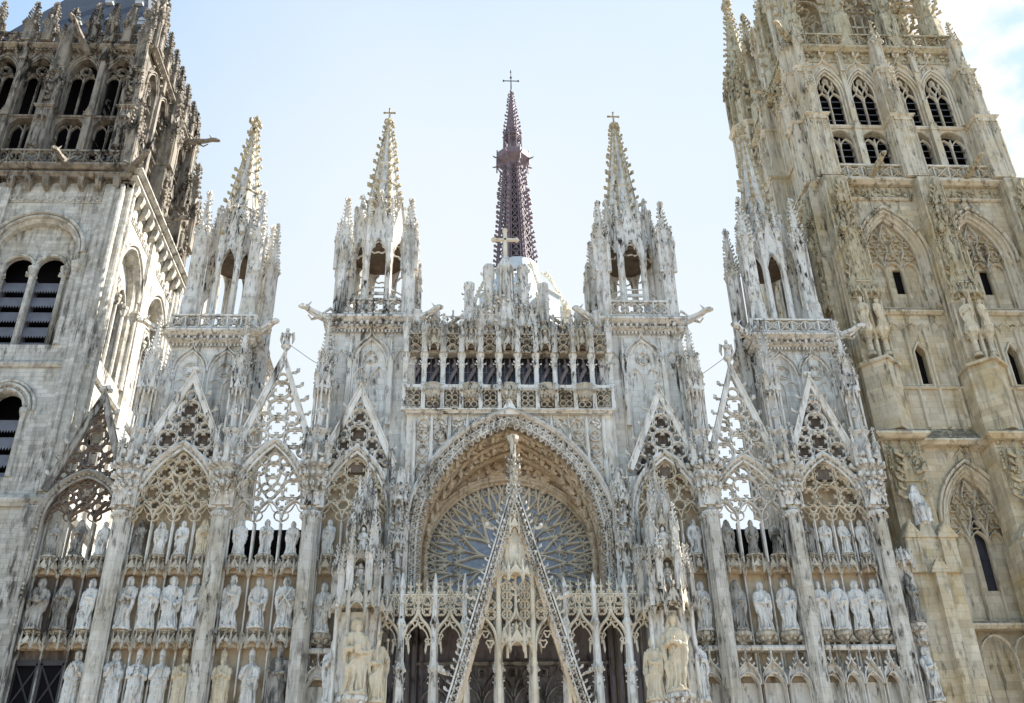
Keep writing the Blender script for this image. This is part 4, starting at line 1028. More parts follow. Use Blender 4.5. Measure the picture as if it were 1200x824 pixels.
for i in range(30): a = i*2.4; q.crock((.32*cos(a), .32*sin(a), .4+i*.135), (cos(a), sin(a), 0), .18)
a_ = q.obj('side_shaft', 'carved', T, (-1.05, 0, .6)); again(a_, (1.05, 0, .6))
q = G(); q.lathe([(.33, 0), (.3, 2.5), (.36, 2.6), (.34, 2.85), (.12, 2.95)], 8, 0, 0, pi/8)
for i in range(20): a = i*2.4; q.crock((.3*cos(a), .3*sin(a), .4+i*.1), (cos(a), sin(a), 0), .15)
a_ = q.obj('stub_shaft', 'carved', T, (-2.25, 0, .9)); again(a_, (2.25, 0, .9))
g = G()
for sg in (-1, 1):
    g.bar(bez((sg*2.2, .6), (sg*1.9, 1.9), (sg*1.3, 2.5), (sg*.6, 3.1)), .22, -.1, .3); g.bar(bez((sg*4.1, .4), (sg*3.3, 1.1), (sg*2.9, 1.2), (sg*2.4, 1.7)), .16, -.1, .25)
    for f_ in (.15, .35, .55, .75): x = 2.2-1.6*f_; g.crock((sg*x, 0, 1.0+2.1*f_), (sg*.6, 0, .6), .22)
    for k in range(5): g.bar(shift(foil(0, 0, .22, 4), sg*(.75+.28*k), 2.0-.33*k), .06, -.05, .15, True)
g.obj('flying_rake', 'carved', T)
# small gable mass behind
g = G(CX, .4, CZ); g.prism([(-4.6, 31.3), (4.6, 31.3), (1.6, 33.9), (.8, 35.4), (-.8, 35.4), (-1.6, 33.9)], 1.2, 1.5); g.obj('nave_gable_wall', 'white', T)

# ---------------------------------------------------------------- portal recess behind the gable
T = thing('portal_recess', 'dark recessed wall with blind pointed arches behind the portal gallery', 'portal', (0, 1, 0))
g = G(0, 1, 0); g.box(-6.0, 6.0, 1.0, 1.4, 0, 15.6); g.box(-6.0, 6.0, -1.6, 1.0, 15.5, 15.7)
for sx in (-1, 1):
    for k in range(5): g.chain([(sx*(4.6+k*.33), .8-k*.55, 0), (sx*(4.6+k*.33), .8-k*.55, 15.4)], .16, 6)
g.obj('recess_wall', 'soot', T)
g = G(0, 1, 0)
for i in range(6):
    x = (i-2.5)*1.55
    g.bar(shift(arch(.72, 11.5, 12.5, 0, 8), x), .14, .7, .35); g.bar(shift(circ(0, 12.6, .26, 12), x), .08, .75, .25, True)
    g.bar(shift(arch(.34, 11.2, 11.7, 0, 5), x-.36), .09, .78, .25); g.bar(shift(arch(.34, 11.2, 11.7, 0, 5), x+.36), .09, .78, .25)
    g.bar(shift(foil(0, 11.95, .28), x), .07, .8, .2, True)
    for sg in (-1, 1): g.bar(shift(bez((sg*.72, 12.0), (sg*.7, 12.8), (sg*.2, 13.0), (0, 13.5)), x), .1, .7, .3); g.bar(shift(foil(0, 0, .2), x+sg*.76, 13.15), .07, .75, .25, True)
g.ledge(-5.0, 5.0, .7, 1.0, 13.5, 13.7, .1)
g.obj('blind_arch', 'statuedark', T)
g = G(0, 1, 0)
for i in range(6):
    x = (i-2.5)*1.55
    for e in (-.36, .36): g.box(x+e-.26, x+e+.26, .93, .99, 0, 11.2)
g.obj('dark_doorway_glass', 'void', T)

# ---------------------------------------------------------------- openwork gallery of ogee arches on slim shafts
PY = -2.4; PXS = [-5.45, -3.85, -2.4, -.82, .8, 2.4, 3.85, 5.4]
T = thing('portal_gallery', 'openwork gallery of ogee arches and spirelets on slim white shafts', 'gallery', (0, PY, 0))
def shaft(g, zt):
    g.lathe([(.24, 0), (.24, 11.6), (.19, 12.4), (.26, 12.5)], 6, 0, 0, 0); g.lathe([(.2, 12.4), (.3, 12.6), (.24, 12.75), (.19, 13.0), (.17, 14.6), (.24, 14.7), (.15, 15.0), (.13, zt-.8), (.17, zt-.7), (.03, zt)], 6, 0, 0)
    for i in range(22): a = i*2.4; g.crock((.2*cos(a), .2*sin(a), 11.7+i*.06), (cos(a), sin(a), 0), .1)
    for i in range(12): a = i*2.4; g.crock((.15*cos(a), .15*sin(a), 14.6+i*.18), (cos(a), sin(a), 0), .12)
q = G(); shaft(q, 17.2); base = None
for x in PXS: base = again(base, (x, 0, 0)) if base else q.obj('shaft', 'white', T, (x, 0, 0))
q = G(); wd = 1.58
q.bar(ogee(wd*.47, 13.5, 15.6), .15, -.1, .2); q.bar(ogee(wd*.33, 13.75, 15.0), .07, -.06, .14)
for f_ in (.12, .3, .5, .7, .88):                         # hanging cusped fringe
    p = ogee(wd*.45, 13.5, 15.6)
    i = int(f_*(len(p)-1)); q.bar(shift(foil(0, 0, .17, 3, 4, -pi/2), p[i][0]*.8, p[i][1]-.22), .06, -.06, .12, True)
for sg in (-1, 1):
    q.chain([(sg*wd*.28, 0, 13.9), (sg*wd*.25, 0, 13.45), (sg*wd*.25, 0, 13.3)], [.05, .05, .01], 4)
    q.bar(shift(foil(0, 0, .2), sg*.42, 15.3), .07, -.06, .14, True); q.bar(shift(foil(0, 0, .24, 4), sg*.45, 15.85), .07, -.06, .14, True)
    q.bar(shift(circ(0, 0, .26, 10), sg*.45, 15.85), .05, -.08, .16, True)
    q.bar(shift(arch(.2, 15.6, 16.1, 15.2, 4), sg*.4), .07, -.08, .16); q.chain([(sg*.4, 0, 16.0), (sg*.4, 0, 16.45), (sg*.4, 0, 16.9)], [.06, .05, .01], 4)
    for zz in (16.2, 16.5): q.crock((sg*.4, 0, zz), (sg, 0, 0), .12); q.crock((sg*.4, 0, zz), (-sg, 0, 0), .12)
q.bar(foil(0, 15.95, .2, 4), .07, -.06, .14, True); q.bar(arch(.2, 15.9, 16.4, 15.6, 4), .07, -.08, .16); q.chain([(0, 0, 15.5), (0, 0, 16.5), (0, 0, 17.0)], [.07, .05, .01], 4)
for zz in (15.7, 16.0, 16.3, 16.6): q.crock((0, 0, zz), (1, 0, 0), .13); q.crock((0, 0, zz), (-1, 0, 0), .13)
q.box(-wd/2, wd/2, -.06, .06, 16.08, 16.16)
base = None
xs = [(a+b)/2 for a, b in zip(PXS, PXS[1:])]+[-6.2, 6.2]
for x in xs: base = again(base, (x, 0, 0)) if base else q.obj('ogee_arch', 'cream', T, (x, 0, 0))

# ---------------------------------------------------------------- the great portal gable
T = thing('portal_gable', 'steep openwork stone gable with crocketed rakes standing before the rose window', 'gable', (0, -3.4, 0))
GA, SL = 21.75, 3.27/10.9
hb = GA*SL; rk = [(-hb, 0), (0, GA), (hb, 0)]
# (the gable is modelled in its own frame: y = 0 is the plane of the gable)
g = G(); g.sweep(rk[::-1], [(0, -.15), (0, .3), (.1, .3), (.1, -.15)]); g.sweep(rk[::-1], [(.5, -.2), (.5, .28), (.6, .28), (.62, -.05)])
g.mat('tan').sweep(rk[::-1], [(.62, .0), (.62, .32), (.86, .32), (.86, .0)]); g.mat('carved'); LR = hypot(hb, GA); k = int(LR/.33)
for sg in (-1, 1):
    an = atan2(GA, -sg*hb)
    for i in range(int(k*.3), k-1):
        f_ = (i+.5)/k; x, z = sg*hb*(1-f_), GA*f_
        cx_, cz_ = x-sg*.31, z
        g.bar([(cx_+p*cos(an)-q_*sin(an), cz_+p*sin(an)+q_*cos(an)) for p, q_ in foil(0, 0, .2, 3, 4, pi/2*sg)], .09, -.15, .3, True)
        g.crock((x+sg*.02, -.05, z+.05), (sg*.95, -.1, .3), .17)
        g.crock((x-sg*.25, -.16, z), (sg*.3, -.9, .1), .16)
    for i in range(3): f_ = .56+i*.16; x, z = sg*(hb*(1-f_)+.3), GA*f_; g.crock((x, 0, z), (sg, 0, .1), .36); g.crock((x+sg*.1, -.1, z), (sg*.6, -.6, .1), .25)
g.obj('rake', 'white', T)
g = G()
g.lathe([(.2, GA-1.2), (.22, GA+.6), (.17, GA+.9), (.16, GA+1.9), (.3, GA+2.15), (.33, GA+2.35), (.28, GA+2.4)], 8, 0, 0, pi/8)
for i in range(40): a = i*2.4; g.crock((.22*cos(a), .22*sin(a), GA-.2+i*.035), (cos(a), sin(a), 0), .19)
g.obj('finial', 'darkcarved', T)
g = G()                                                  # vertical shafts and tracery inside the gable
for x in (-.82, .8, -2.38, 2.38):
    zt = GA-(abs(x)+.45)/SL; g.lathe([(.13, 0), (.13, zt-.2), (.1, zt)], 6, x, .15)
for x, z0, z1 in ((-.42, 12.9, 19.4), (.42, 12.9, 19.4), (0, 14.7, 20.2)): g.chain([(x, .2, z0), (x, .2, z1)], .07, 5)
g.canopy(0, .35, 16.5, 1.5, .75, 1.0); g.canopy(0, .35, 18.9, .95, .5, 1.1); g.pinnacle(0, .3, 16.9, .55, 1.6, 1.6, .2, 2); g.pinnacle(-.35, .2, 17.0, .22, 1.2, .9, .1); g.pinnacle(.35, .2, 17.0, .22, 1.2, .9, .1); g.pinnacle(0, .3, 19.4, .3, .5, .7, .12)
for i in range(70): zz = random.uniform(16.2, 20.8); wd = (GA-zz)*SL-.45; g.lump((random.uniform(-wd, wd) if wd > 0 else 0, .2, zz), .12)
for i in range(7):
    zz = 17.0+i*.42; wd = (GA-zz)*SL-.55
    for e in (-1, -.5, .5, 1): g.bar(shift(arch(.13, zz, zz+.26, zz-.2, 4), e*max(wd, .1)), .05, .12, .14)
g.obj('shaft_tracery', 'cream', T)
g = G()
for x in (-1.6, 0, 1.6):
    wdx = .72
    g.bar(shift(ogee(wdx, 13.2, 15.4), x), .13, .0, .25)
    for sg in (-1, 1):
        for zz in (14.9, 15.35, 15.8, 16.25):
            if GA-abs(x+sg*.4)/SL > zz+2: g.bar(shift(foil(0, 0, .2, 4), x+sg*.42, zz), .06, .05, .16, True); g.bar(shift(circ(0, 0, .24, 10), x+sg*.42, zz), .05, .03, .18, True)
        g.bar(shift(foil(0, 0, .2, 3, 4, -pi/2), x+sg*.36, 13.55), .06, .04, .14, True); g.bar(shift(foil(0, 0, .18, 3, 4, -pi/2), x+sg*.16, 14.0), .06, .04, .14, True)
    g.chain([(x, .1, 15.3), (x, .1, 16.6)], [.07, .02], 5)
    for zz in (15.5, 15.8, 16.1): g.crock((x, .1, zz), (1, 0, 0), .17); g.crock((x, .1, zz), (-1, 0, 0), .17)
g.canopy(0, .45, 13.15, 1.45, .85, 1.35)
for i in range(5): g.bar(shift(foil(0, 0, .13, 4), (i-2)*.27, 13.62), .05, -.44+.06*abs(i-2)**1.5, .1, True)
g.obj('ogee_tracery', 'cream', T)

# ---------------------------------------------------------------- portal buttresses with stacked canopies
def portal_buttress(s, label):
    T = thing('portal_buttress', label, 'buttress', (s*7.45, -2.6, 0), 'great buttresses flanking the portal')
    g = G(); g.box(-1.0, 1.0, -.2, 2.55, 0, 15.2); g.box(-.8, .8, .2, 2.4, 15.2, 19.0); g.box(-.5, .5, .6, 2.2, 19, 20.6)
    for x in (-1.0, -.45, .45, 1.0): g.chain([(x, -.3, 0), (x, -.3, 15.3)], .1, 6)
    g.obj('buttress_wall', 'white', T)
    g = G(); g.bracket(0, -.35, 10.4, 1.5, .8, .9); g.bracket(-s*1.0, -.1, 10.3, .8, .5, .7); g.bracket(s*1.05, .3, 10.3, .8, .5, .7); g.obj('statue_bracket', 'carved', T)
    cn = G(); cn.canopy(0, 0, 0, 1.75, 1.1, 1.7); c0 = cn.obj('niche_canopy', 'darkcarved', T, (0, -.15, 14.9))
    again(c0, (-s*1.1, .25, 14.8)).scale = (.62, .7, .75); again(c0, (s*1.1, .45, 15.0)).scale = (.6, .7, .7)
    again(c0, (0, .15, 17.3)).scale = (.8, .8, .8); again(c0, (0, .4, 19.2)).scale = (.6, .6, .8)
    again(c0, (-s*.75, .5, 17.6)).scale = (.45, .5, .7); again(c0, (s*.75, .5, 17.4)).scale = (.45, .5, .7)
    pn = G(); pn.pinnacle(0, 0, 0, .3, 1.6, 1.3, .13); p0 = None
    for x, y, z in ((-.85, -.6, 15.3), (.85, -.6, 15.3), (-.45, -.85, 16.0), (.45, -.85, 16.0), (-.6, -.25, 17.6), (.6, -.25, 17.6), (-1.25, .3, 15.6), (1.25, .3, 15.6), (-.35, .1, 19.2), (.35, .1, 19.2), (0, .4, 20.0)):
        p0 = again(p0, (x, y, z)) if p0 else pn.obj('pinnacle', 'carved', T, (x, y, z))
    g = G()
    for x, y, z in ((0, -.4, 16.3), (-.75, .05, 17.0), (.78, .1, 16.8), (0, -.2, 18.2), (-.5, .1, 19.0)):
        g.lathe([(.2, z), (.17, z+.5), (.22, z+.85), (.07, z+1)], 7, x, y); g.ball((x, y-.02, z+1.1), (.1, .11, .13), 7, 5)
        g.chain([(x+.18, y, z+.85), (x+.2, y-.14, z+.6), (x, y-.22, z+.65)], [.06, .055, .04], 5); g.chain([(x-.18, y, z+.85), (x-.2, y-.14, z+.55), (x, y-.22, z+.5)], [.06, .055, .04], 5)
    g.obj('niche_figure', 'statue', T)
    g = G()
    for i in range(80): z = random.uniform(15.2, 20.8); wd = 1.1-(z-15.2)*.13; g.lump((random.uniform(-wd, wd), -.55+(z-15)*.17+random.uniform(-.3, .3), z), .11)
    g.obj('carved_foliage', 'carved', T)
    g = G()                                               # inner stacked niches rising beside the rose
    x = -s*1.55
    g.lathe([(.42, 15.2), (.36, 17), (.5, 17.15), (.5, 17.3), (.34, 17.4), (.32, 19.6), (.48, 19.8), (.48, 19.95), (.3, 20.2), (.28, 22.0), (.42, 22.2), (.2, 23.6)], 6, x, 2.2, 0)
    for z in (15.8, 18, 20.4): g.canopy(x, 2.1, z+1.0, .85, .55, .9); g.lathe([(.16, z), (.14, z+.5), (.18, z+.8), (.06, z+.92)], 7, x, 1.8); g.ball((x, 1.78, z+1.0), .1, 6, 5)
    for e in (-.4, .4): g.pinnacle(x+e, 2.0, 16.5, .22, 3.6, 1.4, .1, 2); g.pinnacle(x+e, 2.2, 20, .2, 2.4, 1.3, .1, 2)
    for i in range(70): g.lump((x+random.uniform(-.45, .45), 1.8, random.uniform(15.2, 23)), .11)
    g.obj('stacked_niche', 'carved', T)
portal_buttress(-1, 'canopied statue buttress flanking the portal, grey tower side')
portal_buttress(1, 'canopied statue buttress flanking the portal, ochre tower side')

# ---------------------------------------------------------------- crossing tower and iron spire far behind
LX, LY = 5.9, 88
T = thing('crossing_tower', 'pale sunlit lantern tower over the crossing with curved lead roof behind the gable', 'tower', (LX, LY, 0))
g = G(LX, LY, 0); g.lathe([(7, 0), (7, 80)], 8, LX, LY, pi/8); g.obj('tower_wall', 'ashlar', T)
g = G(LX, LY, 0); g.lathe([(6.6, 80), (6.6, 89.5), (6.3, 91), (5.6, 93.5), (4.6, 95.6), (3.7, 96.6), (3.6, 99.6)], 16, LX, LY, pi/16); g.obj('lead_roof', 'lead', T)
g = G(LX, LY, 0)
for i in range(8):
    a = i*pi/4+pi/8; c_, s_ = cos(a), sin(a)
    g.chain([(LX+8.0*c_, LY+8.0*s_, 89.5), (LX+7.3*c_, LY+7.3*s_, 92.3), (LX+6.0*c_, LY+6.0*s_, 95.6), (LX+4.4*c_, LY+4.4*s_, 97.6)], .26, 5)
    for f_ in range(10): zz = 90.0+f_*.75; rr = 8.1-max(0, zz-90)*.46; g.crock((LX+rr*c_, LY+rr*s_, zz+.3), (c_*.6, s_*.6, .6), .5)
    g.pinnacle(LX+8.3*c_, LY+8.3*s_, 80, 1.2, 7.6, 2.0, .4)
g.obj('curved_rib', 'cream', T)
q = G(); q.box(-1.3, 1.3, -.6, .6, 0, 5.6); q.ledge(-1.4, 1.4, -.7, .7, 5.6, 6.1, .3); q.prism([(-1.3, 0), (1.3, 0), (1.3, 1)], -.7, -.6); base = None
for i in range(8): a = i*pi/4; base = again(base, (7.2*cos(a), 7.2*sin(a), 85.0), a+pi/2) if base else q.obj('roof_dormer', 'lead', T, (7.2, 0, 85.0)); base.rotation_euler = (0, 0, a+pi/2)
T = thing('iron_spire', 'tall purple-brown openwork iron spire with crocketed ribs and a small cross', 'spire', (LX-.3, LY, 99))
SZ = [(99.4, 3.35), (108, 2.75), (116, 2.15), (122.0, 1.75)]
g = G()
def rad(z):
    for (a, b), (c, d) in zip(SZ, SZ[1:]):
        if z <= c: return b+(d-b)*(z-a)/(c-a)
    return SZ[-1][1]
for j in range(8):
    a = pi/8+j*pi/4; c_, s_ = cos(a), sin(a)
    g.chain([(r_*c_, r_*s_, z-99) for z, r_ in SZ], .24, 5)
    for dz in (-.32, .32): g.chain([(r_*cos(a+dz*.45), r_*sin(a+dz*.45), z-99) for z, r_ in SZ], .12, 4)
    z = 99.8
    while z < 122:
        r1, r2 = rad(z)*.985, rad(z+1.5)*.985; a2 = a+pi/4
        g.chain([(r1*c_, r1*s_, z-99), (r1*cos(a2), r1*sin(a2), z-99)], .11, 4)
        g.chain([(r1*cos(a+.2), r1*sin(a+.2), z-99), (r2*cos(a+.59), r2*sin(a+.59), z+1.5-99)], .08, 4); g.chain([(r1*cos(a+.59), r1*sin(a+.59), z-99), (r2*cos(a+.2), r2*sin(a+.2), z+1.5-99)], .08, 4)
        z += 1.5
for j in range(8):
    a = pi/8+j*pi/4; c_, s_ = cos(a), sin(a); z = 99.9
    while z < 121.5: r_ = rad(z)+.2; g.crock((r_*c_, r_*s_, z-99), (c_, s_, 0), .62); z += 1.05
g.obj('lattice_shaft', 'iron', T)
g = G(); g.lathe([(2.3, 0), (1.2, 23.5)], 8); g.obj('gap_shade_core', 'gapshade', T)  # added core, coloured dark as the shade in the lattice gaps
g = G(); g.lathe([(1.7, 22.2), (2.0, 23.0), (3.0, 24.0), (3.15, 24.2), (3.15, 25.4), (3.0, 25.5), (2.9, 25.4), (2.9, 24.4)], 8, 0, 0, pi/8)
for j in range(8): a = pi/8+j*pi/4; g.chain([(3.1*cos(a), 3.1*sin(a), 24.1), (3.7*cos(a), 3.7*sin(a), 24.1), (4.0*cos(a), 4.0*sin(a), 24.3)], [.16, .14, .05], 5); g.chain([(3.1*cos(a), 3.1*sin(a), 22.6), (3.1*cos(a), 3.1*sin(a), 25.9)], .12, 4); g.chain([(1.8*cos(a), 1.8*sin(a), 21.5), (2.4*cos(a), 2.4*sin(a), 22.4), (3.0*cos(a), 3.0*sin(a), 23.9)], .13, 4)
g.obj('balcony', 'iron', T)
g = G(); g.lathe([(1.0, 25), (.9, 30.5)], 8, 0, 0, pi/8)
for j in range(8):
    a = pi/8+j*pi/4; g.chain([(1.75*cos(a), 1.75*sin(a), 25), (1.65*cos(a), 1.65*sin(a), 30.2), (1.65*cos(a), 1.65*sin(a), 31.6)], [.17, .15, .03], 5)
    b = a+pi/8; r_ = 1.6*cos(pi/8); g.push(Matrix.Translation((r_*cos(b), r_*sin(b), 0)) @ Matrix.Rotation(b+pi/2, 4, 'Z')); g.bar(arch(.55, 28.6, 29.8, 25.2, 5), .14, -.08, .16); g.bar([(-.6, 29.9), (0, 31.8), (.6, 29.9)], .14, -.1, .2); g.bar(circ(0, 29, .3, 8), .1, -.08, .16, True); g.pop()
g.lathe([(1.7, 30.0), (1.7, 30.2), (1.35, 30.3), (.16, 42.2)], 8, 0, 0, pi/8)
for j in range(8):
    a = pi/8+j*pi/4
    for i in range(13): f_ = i/13; r_ = 1.35*(1-f_)+.14; g.crock((r_*cos(a), r_*sin(a), 30.6+11.5*f_), (cos(a), sin(a), 0), .45-.15*f_)
g.obj('top_lantern', 'iron', T)
g = G(); g.chain([(0, 0, 42), (0, 0, 47.6)], [.14, .04], 5); g.chain([(-1.4, 0, 44.6), (1.4, 0, 44.6)], .1, 5)
for x in (-1.4, 1.4): g.ball((x, 0, 44.6), .22, 6, 4)
g.ball((0, 0, 45.5), .25, 6, 4); g.ball((0, 0, 47.0), (.16, .16, .4), 6, 4)
g.obj('spire_cross', 'metal', T)
# ---------------------------------------------------------------- grey tower
def louvers(w_, z0, z1, dep=.5, pitch=1.0):           # slanted slate slats with a saw-tooth lower edge, centred on x = 0
    g = G(); z = z0+.1
    while z < z1:
        k = max(4, int(w_/.16)); st = w_/k
        vs = []
        for j in range(k+1):
            x = -w_/2+j*st; vs += [(x, .05+dep*.32, z+pitch*.72), (x, .05, z+.08)]
        g.add(vs, [(2*j, 2*j+1, 2*j+3, 2*j+2) for j in range(k)])
        vs = []; fs = []
        for j in range(k): x = -w_/2+j*st; b = len(vs); vs += [(x, .05, z+.08), (x+st, .05, z+.08), (x+st/2, .03, z-.14)]; fs.append((b, b+1, b+2))
        g.add(vs, fs); z += pitch
    for e in (-1, 1): g.box(e*w_/2-.04, e*w_/2+.04, 0, dep, z0, z1+.2)
    return g
ORX, ORY = -33.4, 3.0
T = thing('bell_tower', 'grey-white tower with slatted belfry windows, dark pinnacled upper stage and slate roof', 'tower', (ORX, ORY, 0))
FW, FD = 16.2, 13.4                                      # front width, depth
def frame(face):                                         # local frame of a face: x along it, -y outward, origin at the face's centre
    if face == 'front': return Matrix.Identity(4)
    return Matrix.Translation((FW/2, FD/2, 0)) @ Matrix.Rotation(pi/2, 4, 'Z')
def place(o, face, inv=False):
    o.matrix_local = frame(face) @ Matrix.Translation(o.location); return o
lv1 = lv2 = None
for face, width, cs, hw_ in (('front', FW, (-3.1, 3.15), 2.75), ('flank', FD, (-3.0, 3.1), 2.05)):
    g = G(); holes = []
    for c_ in cs: holes.append(shift(arch(hw_, 40.3, 43.0, 33.3, 8), c_))
    lowc = [c_+(.85 if c_ > 0 else -.85)*(1 if face == 'front' else .2) for c_ in cs]
    for c_ in lowc: holes.append(shift(arch(1.0, 28.9, 30.1, 24.6, 8), c_))
    g.prism([(-width/2, 0), (width/2, 0), (width/2, 46), (-width/2, 46)], 0, .6, holes); WL = place(g.obj('tower_wall', 'norman', T), face)
    g = G()
    for c_ in cs:
        lw_ = hw_*.37; le = [c_-hw_*.37, c_+hw_*.37]
        g.prism(shift(arch(hw_+.2, 40.3, 43.2, 33.0, 8), c_), .75, 1.0, [shift(arch(lw_*.86, 39.4, 40.3, 33.4, 6), e) for e in le])
    g.obj('recess_wall', 'norman', WL)
    g = G()
    for c_ in cs:
        for o_, y, r_ in ((.35, -.1, .13), (.1, 0, .11), (-.1, .3, .1)): g.roll(shift(arch(hw_+o_, 40.3, 43+o_, 40.2, 10), c_), r_, 0, y, n=6)
        g.sweep(shift(arch(hw_+.02, 40.3, 43.02, 33.3, 10), c_), [(0, .1), (.25, .3), (.25, .74), (0, .74)])
        for e in (c_-hw_*.37, c_+hw_*.37):
            g.roll(shift(arch(hw_*.32+.12, 39.4, 40.42, 39.3, 8), e), .13, 0, .66)
            g.roll(shift(arch(hw_*.32+.32, 39.4, 40.62, 39.3, 8), e), .08, 0, .68)
        for x in (c_-hw_*.74, c_, c_+hw_*.74, c_-hw_-.15, c_+hw_+.15):
            g.lathe([(.2, 33.3), (.16, 33.6), (.15, 38.6), (.2, 38.7), (.3, 39.15), (.34, 39.2), (.34, 39.4)], 8, x, .6 if abs(x-c_) < hw_ else -.02)
            for i in range(6): g.crock((x+.17*cos(i), .6+.17*sin(i), 38.75), (cos(i), sin(i), 0), .2)
    for c_ in lowc:
        for o_, y in ((.12, -.05), (.45, -.1), (.7, -.06)): g.roll(shift(arch(1+o_, 28.9, 30.1+o_, 28.8, 8), c_), .11, 0, y)
        for i, (px, pz) in enumerate(dens(shift(arch(1.28, 28.9, 30.4, None, 8), c_), .3)): g.lump((px, 0, pz), .1)
        for e in (-1, 1): g.lathe([(.2, 24.6), (.15, 25), (.15, 28.3), (.3, 28.7), (.3, 28.9)], 8, c_+e*1.2, -.02)
    for i in range(int(width/.62)):
        x = -width/2+.9+i*.62
        if abs(x) < width/2-1.2: g.roll(shift(circ(0, 44.6, .19, 10), x), .07, 0, -.02, True); g.box(x-.3, x+.3, -.05, .01, 44.25, 44.31)
    g.ledge(-width/2, width/2, -.12, .3, 31.7, 32.1, .12); g.ledge(-width/2, width/2, -.2, .3, 22.8, 23.5, .2)
    # corner pilasters with long rolls
    for sg in (-1, 1):
        g.box(min(sg*width/2, sg*(width/2-1.5)), max(sg*width/2, sg*(width/2-1.5)), -.35, .02, 0, 22.8); g.box(min(sg*width/2, sg*(width/2-1.3)), max(sg*width/2, sg*(width/2-1.3)), -.22, .02, 23.5, 45.4)
        for e in (.15, .75): g.chain([(sg*(width/2-e), -.26, 23.6), (sg*(width/2-e), -.26, 45.6)], .17, 8)
    g.box(-.7, .7, -.25, .02, 0, 45.4)
    g.obj('window_moulding', 'norman', WL)
    g = G()                                              # corbel table and cornice
    k = int(width/1.15)
    for i in range(k):
        x = -width/2+(i+.5)*width/k
        g.chain([(x, 0, 45.25), (x, -.3, 45.5), (x, -.42, 45.9), (x, -.4, 46.1)], [.12, .26, .3, .3], 4, pi/4); g.prism(shift(arch(.42, 45.55, 45.95, None, 4), x+width/k/2)+[(x+width/k/2-.5, 46.1), (x+width/k/2+.5, 46.1)], -.1, .05)
    g.ledge(-width/2-.2, width/2+.2, -.5, .6, 46.1, 46.55, .2); g.ledge(-width/2-.35, width/2+.35, -.75, .6, 46.6, 47.1, .25)
    place(g.obj('cornice', 'darkgothic' if face == 'front' else 'norman', T), face)
    # slatted windows
    for c_ in cs:
        for e in (-1, 1):
            lw_ = hw_*.74
            if face == 'front' and lv1: o = again(lv1, (c_+e*hw_*.37, 1.02, 0))
            else:
                o = louvers(lw_*.92, 33.3, 38.6, .7, 1.12).obj('window_louvers', 'louver', T, (c_+e*hw_*.37, 1.02, 0))
                if face == 'front': lv1 = o
            place(o, face)
    for c_ in lowc: place(louvers(2.0, 24.3, 28.4, .7, 1.12).obj('window_louvers', 'louver', T, (c_, .5, 0)), face)
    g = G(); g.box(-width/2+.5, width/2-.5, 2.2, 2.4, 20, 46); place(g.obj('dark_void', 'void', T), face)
g = G(); g.box(-FW/2, FW/2, FD-.4, FD, 0, 46); g.box(-FW/2, -FW/2+.4, .6, FD-.4, 0, 46); g.box(-FW/2+.3, FW/2-.3, .3, FD-.3, 45.9, 46.9); g.box(-FW/2+.7, FW/2-.7, .8, FD-.7, 0, 20); g.obj('rear_wall', 'norman', T)
